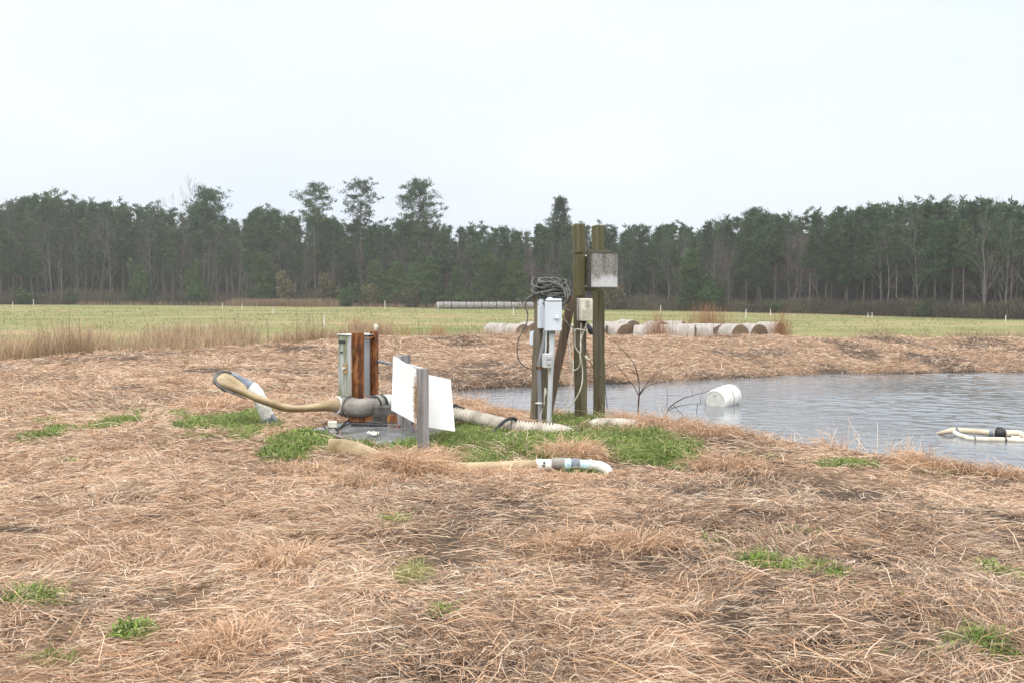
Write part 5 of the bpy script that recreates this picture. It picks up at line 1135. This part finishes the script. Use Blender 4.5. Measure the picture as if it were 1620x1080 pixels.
SP = [('tallA', 500, 6, 297, 'tall pine with a thin flat rounded crown, first of three rising above the forest'), ('tallB', 573, 10, 290, 'tall pine with an open see-through crown, middle of three rising above the forest'), ('tallC', 664, 12, 290, 'tallest dense crowned pine above the forest, last of the three emergent pines'), ('tallD', 886, 14, 315, 'hazy cone topped pine standing above the forest just left of the tall posts'), ('broad0', 330, 8, 304, 'broad topped pine beside the tall bare tree on the forest edge'), ('broad1', 1190, 12, 333, 'broad crowned pine where the forest steps up right of the posts')]
for k, px, d, y, lab in SP: plant(k, 'pine_tree', px, D0(px) + d, y, lab, None)
plant('bare0', 'bare_tree', 287, D0(287) + 7, 299, 'tall pale bare tree rising above the forest beside the broad topped pine', None)
plant('bare1', 'bare_tree', 1555, D0(1555) + 1, 350, 'pale bare tree standing before dark pines near the right edge', None)
plant('bare2', 'bare_tree', 1405, D0(1405) + 1, 362, 'large grey bare tree before dark pines over the far bank', None)
plant('bare3', 'bare_tree', 80, D0(80) + 1, 350, 'pale forked bare tree at the left end of the forest edge', None)
def zone(px): return ('behind the left part of the field', 'between the emergent pines and the reed patch', 'above the far row of bales', 'behind the near hay bales', 'beyond the pond on the right')[0 if px < 360 else 1 if px < 590 else 2 if px < 900 else 3 if px < 1260 else 4]
def lab(kind, px): return kind + ' in the forest edge ' + zone(px), kind.split()[-1] + 's in the forest edge ' + zone(px)
# front row
px = -45
while px < 1668:
    D = D0(px) + rt.uniform(.5, 4); r = rt.random(); sk = sky_y(px)
    if px < 590: kind = 'bare' if r < .58 else 'young' if r < .70 else 'pine'
    elif px < 865: kind = 'young' if r < .62 else 'bare' if r < .8 else 'pine'
    else: kind = 'bare' if r < .5 else 'pine' if r < .95 or px > 1150 else 'young'
    if kind == 'bare': l, g = lab('grey bare tree', px); plant('bare%d' % rt.randrange(5), 'bare_tree', px, D, rt.uniform(sk + 22, sk + 75), l, g)
    elif kind == 'young': l, g = lab('bushy young green pine', px); plant('young%d' % rt.randrange(3), 'young_pine', px, D - 1, rt.uniform(388, 435) if px > 590 else rt.uniform(398, 440), l, g, 1.0)
    else: l, g = lab('slender dark green pine', px); plant('pine%d' % rt.randrange(9), 'pine_tree', px, D + 1, rt.uniform(sk + 18, sk + 48), l, g)
    px += rt.uniform(15, 27) * 205 / D
# rows behind
for row, (d, lo, hi, st, pb) in enumerate(((6, 6, 50, 25, .48), (11, 0, 26, 26, .22), (16, -6, 10, 24, .04))):
    px = -45 + row * 9
    while px < 1668:
        D = D0(px) + d + rt.uniform(-2, 2.5); sk = sky_y(px)
        if rt.random() < pb: l, g = lab('tall grey bare tree', px); plant('bare%d' % rt.randrange(5), 'bare_tree', px, D, rt.uniform(sk + 20, sk + 50), l, g)
        else: l, g = lab('tall dark green pine', px); plant('pine%d' % rt.randrange(9), 'pine_tree', px, D, sk + 9 + rt.uniform(lo, hi) * rt.random(), l, g)
        px += rt.uniform(.45, 1.6) * st * 205 / D
for px, yt in ((40, 452), (112, 456), (225, 405), (318, 432), (305, 405), (452, 432), (520, 436), (545, 446), (655, 448), (735, 452), (1130, 430), (965, 440), (785, 458), (590, 452), (1460, 470), (1230, 472)):
    l, g = lab('low leafy green bush', px); plant('shrub0' if rt.random() < .7 else 'shrub1', 'shrub', px, D0(px) - .6, yt, l, g, 1.1)
NTREE = len([o for o in scene.objects if o.parent is None and o.type == 'EMPTY' and o.get('category') == 'tree'])
open('/tmp/ntree.txt', 'w').write(str(NTREE)) if False else None
# the wood behind, one dark mass
rg = np.random.default_rng(900); VV = []; QQ = []; CC = []; off = 0; tv = []; tq = []; to = 0
for k in range(480):
    px = rg.uniform(-70, 1690); D = D0(px) + rg.uniform(21, 75); kk = ('pine%d' % rg.integers(0, 9)) if rg.random() < .85 else 'bare%d' % rg.integers(0, 5)
    V, Q, C_ = PR[kk][3]; H0 = PR[kk][2]; p = W(px, 480, D); z = float(FIELD_Z); H = W(px, sky_y(px) + (rg.uniform(9, 24) if k % 2 else rg.uniform(14, 60)), D).z - z; s = H / H0; sx = min(max(s, .8), 1.4); a = rg.uniform(0, 6.28)
    st = 3; Vs = V.reshape(-1, 4, 3)[::st]; cen = Vs.mean(1, keepdims=True); Vs = cen + (Vs - cen) * 1.6; Vs = Vs.reshape(-1, 3)
    X = (Vs[:, 0] * math.cos(a) - Vs[:, 1] * math.sin(a)) * sx + p.x; Y = (Vs[:, 0] * math.sin(a) + Vs[:, 1] * math.cos(a)) * sx + p.y; Z = Vs[:, 2] * s + z
    VV.append(np.stack([X, Y, Z], -1)); CC.append(C_.reshape(-1, 4, C_.shape[1])[::st].reshape(-1, C_.shape[1])); n = len(Vs); QQ.append(np.arange(n).reshape(-1, 4) + off); off += n
    w_ = .16
    for (cx_, cy_) in ((w_, 0), (0, w_)):
        VV.append(np.array([(p.x - cx_, p.y - cy_, z), (p.x + cx_, p.y + cy_, z), (p.x + cx_ * .3, p.y + cy_ * .3, z + H * .9), (p.x - cx_ * .3, p.y - cy_ * .3, z + H * .9)])); CC.append(np.tile(np.array([[.12, .10, .09]]), (4, 1))); QQ.append(np.array([[0, 1, 2, 3]]) + off); off += 4
n = 260000                                              # bare brown stems and twigs under the pines
px = rg.uniform(-70, 1690, n); xx = np.interp(px, _tp, [p.x for p in _TL]); yy = tree_line(xx) + rg.uniform(9, 45, n); s_ = yy / tree_line(xx); xx = xx * s_
z = FIELD_Z + 13.0 * rg.random(n) ** 1.15 * (.55 + .6 * fbm(xx / 14, yy / 14, 8, 2)); d = rg.normal(0, .45, (n, 3)); d[:, 2] = 1; d /= np.linalg.norm(d, axis=1)[:, None]; s = np.cross(d, rg.normal(0, 1, (n, 3))); s /= np.linalg.norm(s, axis=1)[:, None]
P = np.stack([xx, yy, z], -1); L = rg.uniform(.5, 2.2, (n, 1)); w_ = rg.uniform(.04, .24, (n, 1))
VV.append(np.stack([P - s * w_ * .5, P + s * w_ * .5, P + d * L + s * w_ * .3, P + d * L - s * w_ * .3], 1).reshape(-1, 3)); QQ.append(np.arange(n * 4).reshape(-1, 4) + off); CC.append(np.repeat(TWIG[rg.integers(0, 4, n)] * rg.uniform(.6, 1.1, (n, 1)), 4, 0))
tag(np_mesh('forest', np.concatenate(VV), np.concatenate(QQ), vcol('deep_forest_foliage', .85, .1), np.concatenate(CC)), 'deep dark mass of pine wood behind the forest edge', 'forest', kind='stuff')
# brushy undergrowth at the foot of the trees
n = 150000
px = rg.uniform(-60, 1680, n); xx = np.interp(px, _tp, [p.x for p in _TL]); yy = tree_line(xx) + rg.uniform(-1.0, 14, n) ** 1.0
hmax = (1.2 + 3.2 * fbm(xx / 9, yy / 5, 7, 3) ** 1.3) * np.where(xx > 12, .8, 1.0) ; z = FIELD_Z + hmax * rg.random(n) ** 1.5
UG = np.array([(.075, .062, .048), (.095, .085, .055), (.06, .05, .042), (.11, .105, .05), (.13, .10, .075)])
ci = np.clip((fbm(xx / 6, yy / 6, 19, 2) * 8 + rg.normal(0, .8, n)).astype(int) - 1, 0, 4)
d = rg.normal(0, .6, (n, 3)); d[:, 2] = np.abs(d[:, 2]) + .8; d /= np.linalg.norm(d, axis=1)[:, None]; s = np.cross(d, rg.normal(0, 1, (n, 3))); s /= np.linalg.norm(s, axis=1)[:, None]
P = np.stack([xx, yy, z], -1); L = rg.uniform(.3, .9, (n, 1)); w_ = rg.uniform(.03, .11, (n, 1))
V = np.stack([P - s * w_ * .5, P + s * w_ * .5, P + d * L + s * w_ * .3, P + d * L - s * w_ * .3], 1).reshape(-1, 3)
tag(np_mesh('undergrowth', V, np.arange(n * 4).reshape(-1, 4), vcol('undergrowth_twigs', .9, .1), np.repeat(UG[ci] * rg.uniform(.7, 1.3, (n, 1)), 4, 0)), 'brown and olive brushwood at the foot of the forest edge', 'undergrowth', kind='stuff')
n = 9000
px = np.concatenate([rg.triangular(360, 440, 560, n * 2 // 3), rg.uniform(130, 900, n // 3)]); xx = np.interp(px, _tp, [p.x for p in _TL]); yy = tree_line(xx) - rg.uniform(.5, 5, len(px)); k = (fbm(xx / 3, yy / 3, 55, 2) > .42) | (px > 372) & (px < 540); xx, yy = xx[k], yy[k]
v, q, c = tall(xx, yy, rg.uniform(.5, 1.7, len(xx)) * np.where((px[k] > 365) & (px[k] < 545), 1.15, .7), .07, .12, np.array([(.30, .22, .14), (.24, .16, .10), (.36, .27, .17)])[rg.integers(0, 3, len(xx))] * rg.uniform(.75, 1.2, (len(xx), 1)))
tag(np_mesh('reed_patch', v, q, vcol('tan_reeds', .85, .2), c), 'tan dead reeds along the foot of the forest', 'reeds', kind='stuff')

# ------------------------------------------------------------------ damp air
HZ = True
if HZ:
    mb = MB(); mb.v = [(x, y, z) for z in (-6.0, 60.0) for y in (-60, 700) for x in (-600, 600)]
    mb.f = [(0, 2, 3, 1), (4, 5, 7, 6), (0, 1, 5, 4), (2, 6, 7, 3), (0, 4, 6, 2), (1, 3, 7, 5)]; mb.smooth = [False] * 6
    mh = bpy.data.materials.new('damp_air'); mh.use_nodes = True; nt = mh.node_tree; nt.nodes.remove(nt.nodes['Principled BSDF'])
    pv = nt.nodes.new('ShaderNodeVolumePrincipled'); pv.inputs['Color'].default_value = (.93, .96, 1, 1); pv.inputs['Density'].default_value = 0.00034; pv.inputs['Anisotropy'].default_value = .2
    nt.links.new(pv.outputs[0], nt.nodes['Material Output'].inputs['Volume'])
    tag(mb.build('haze', mh), kind='stuff')
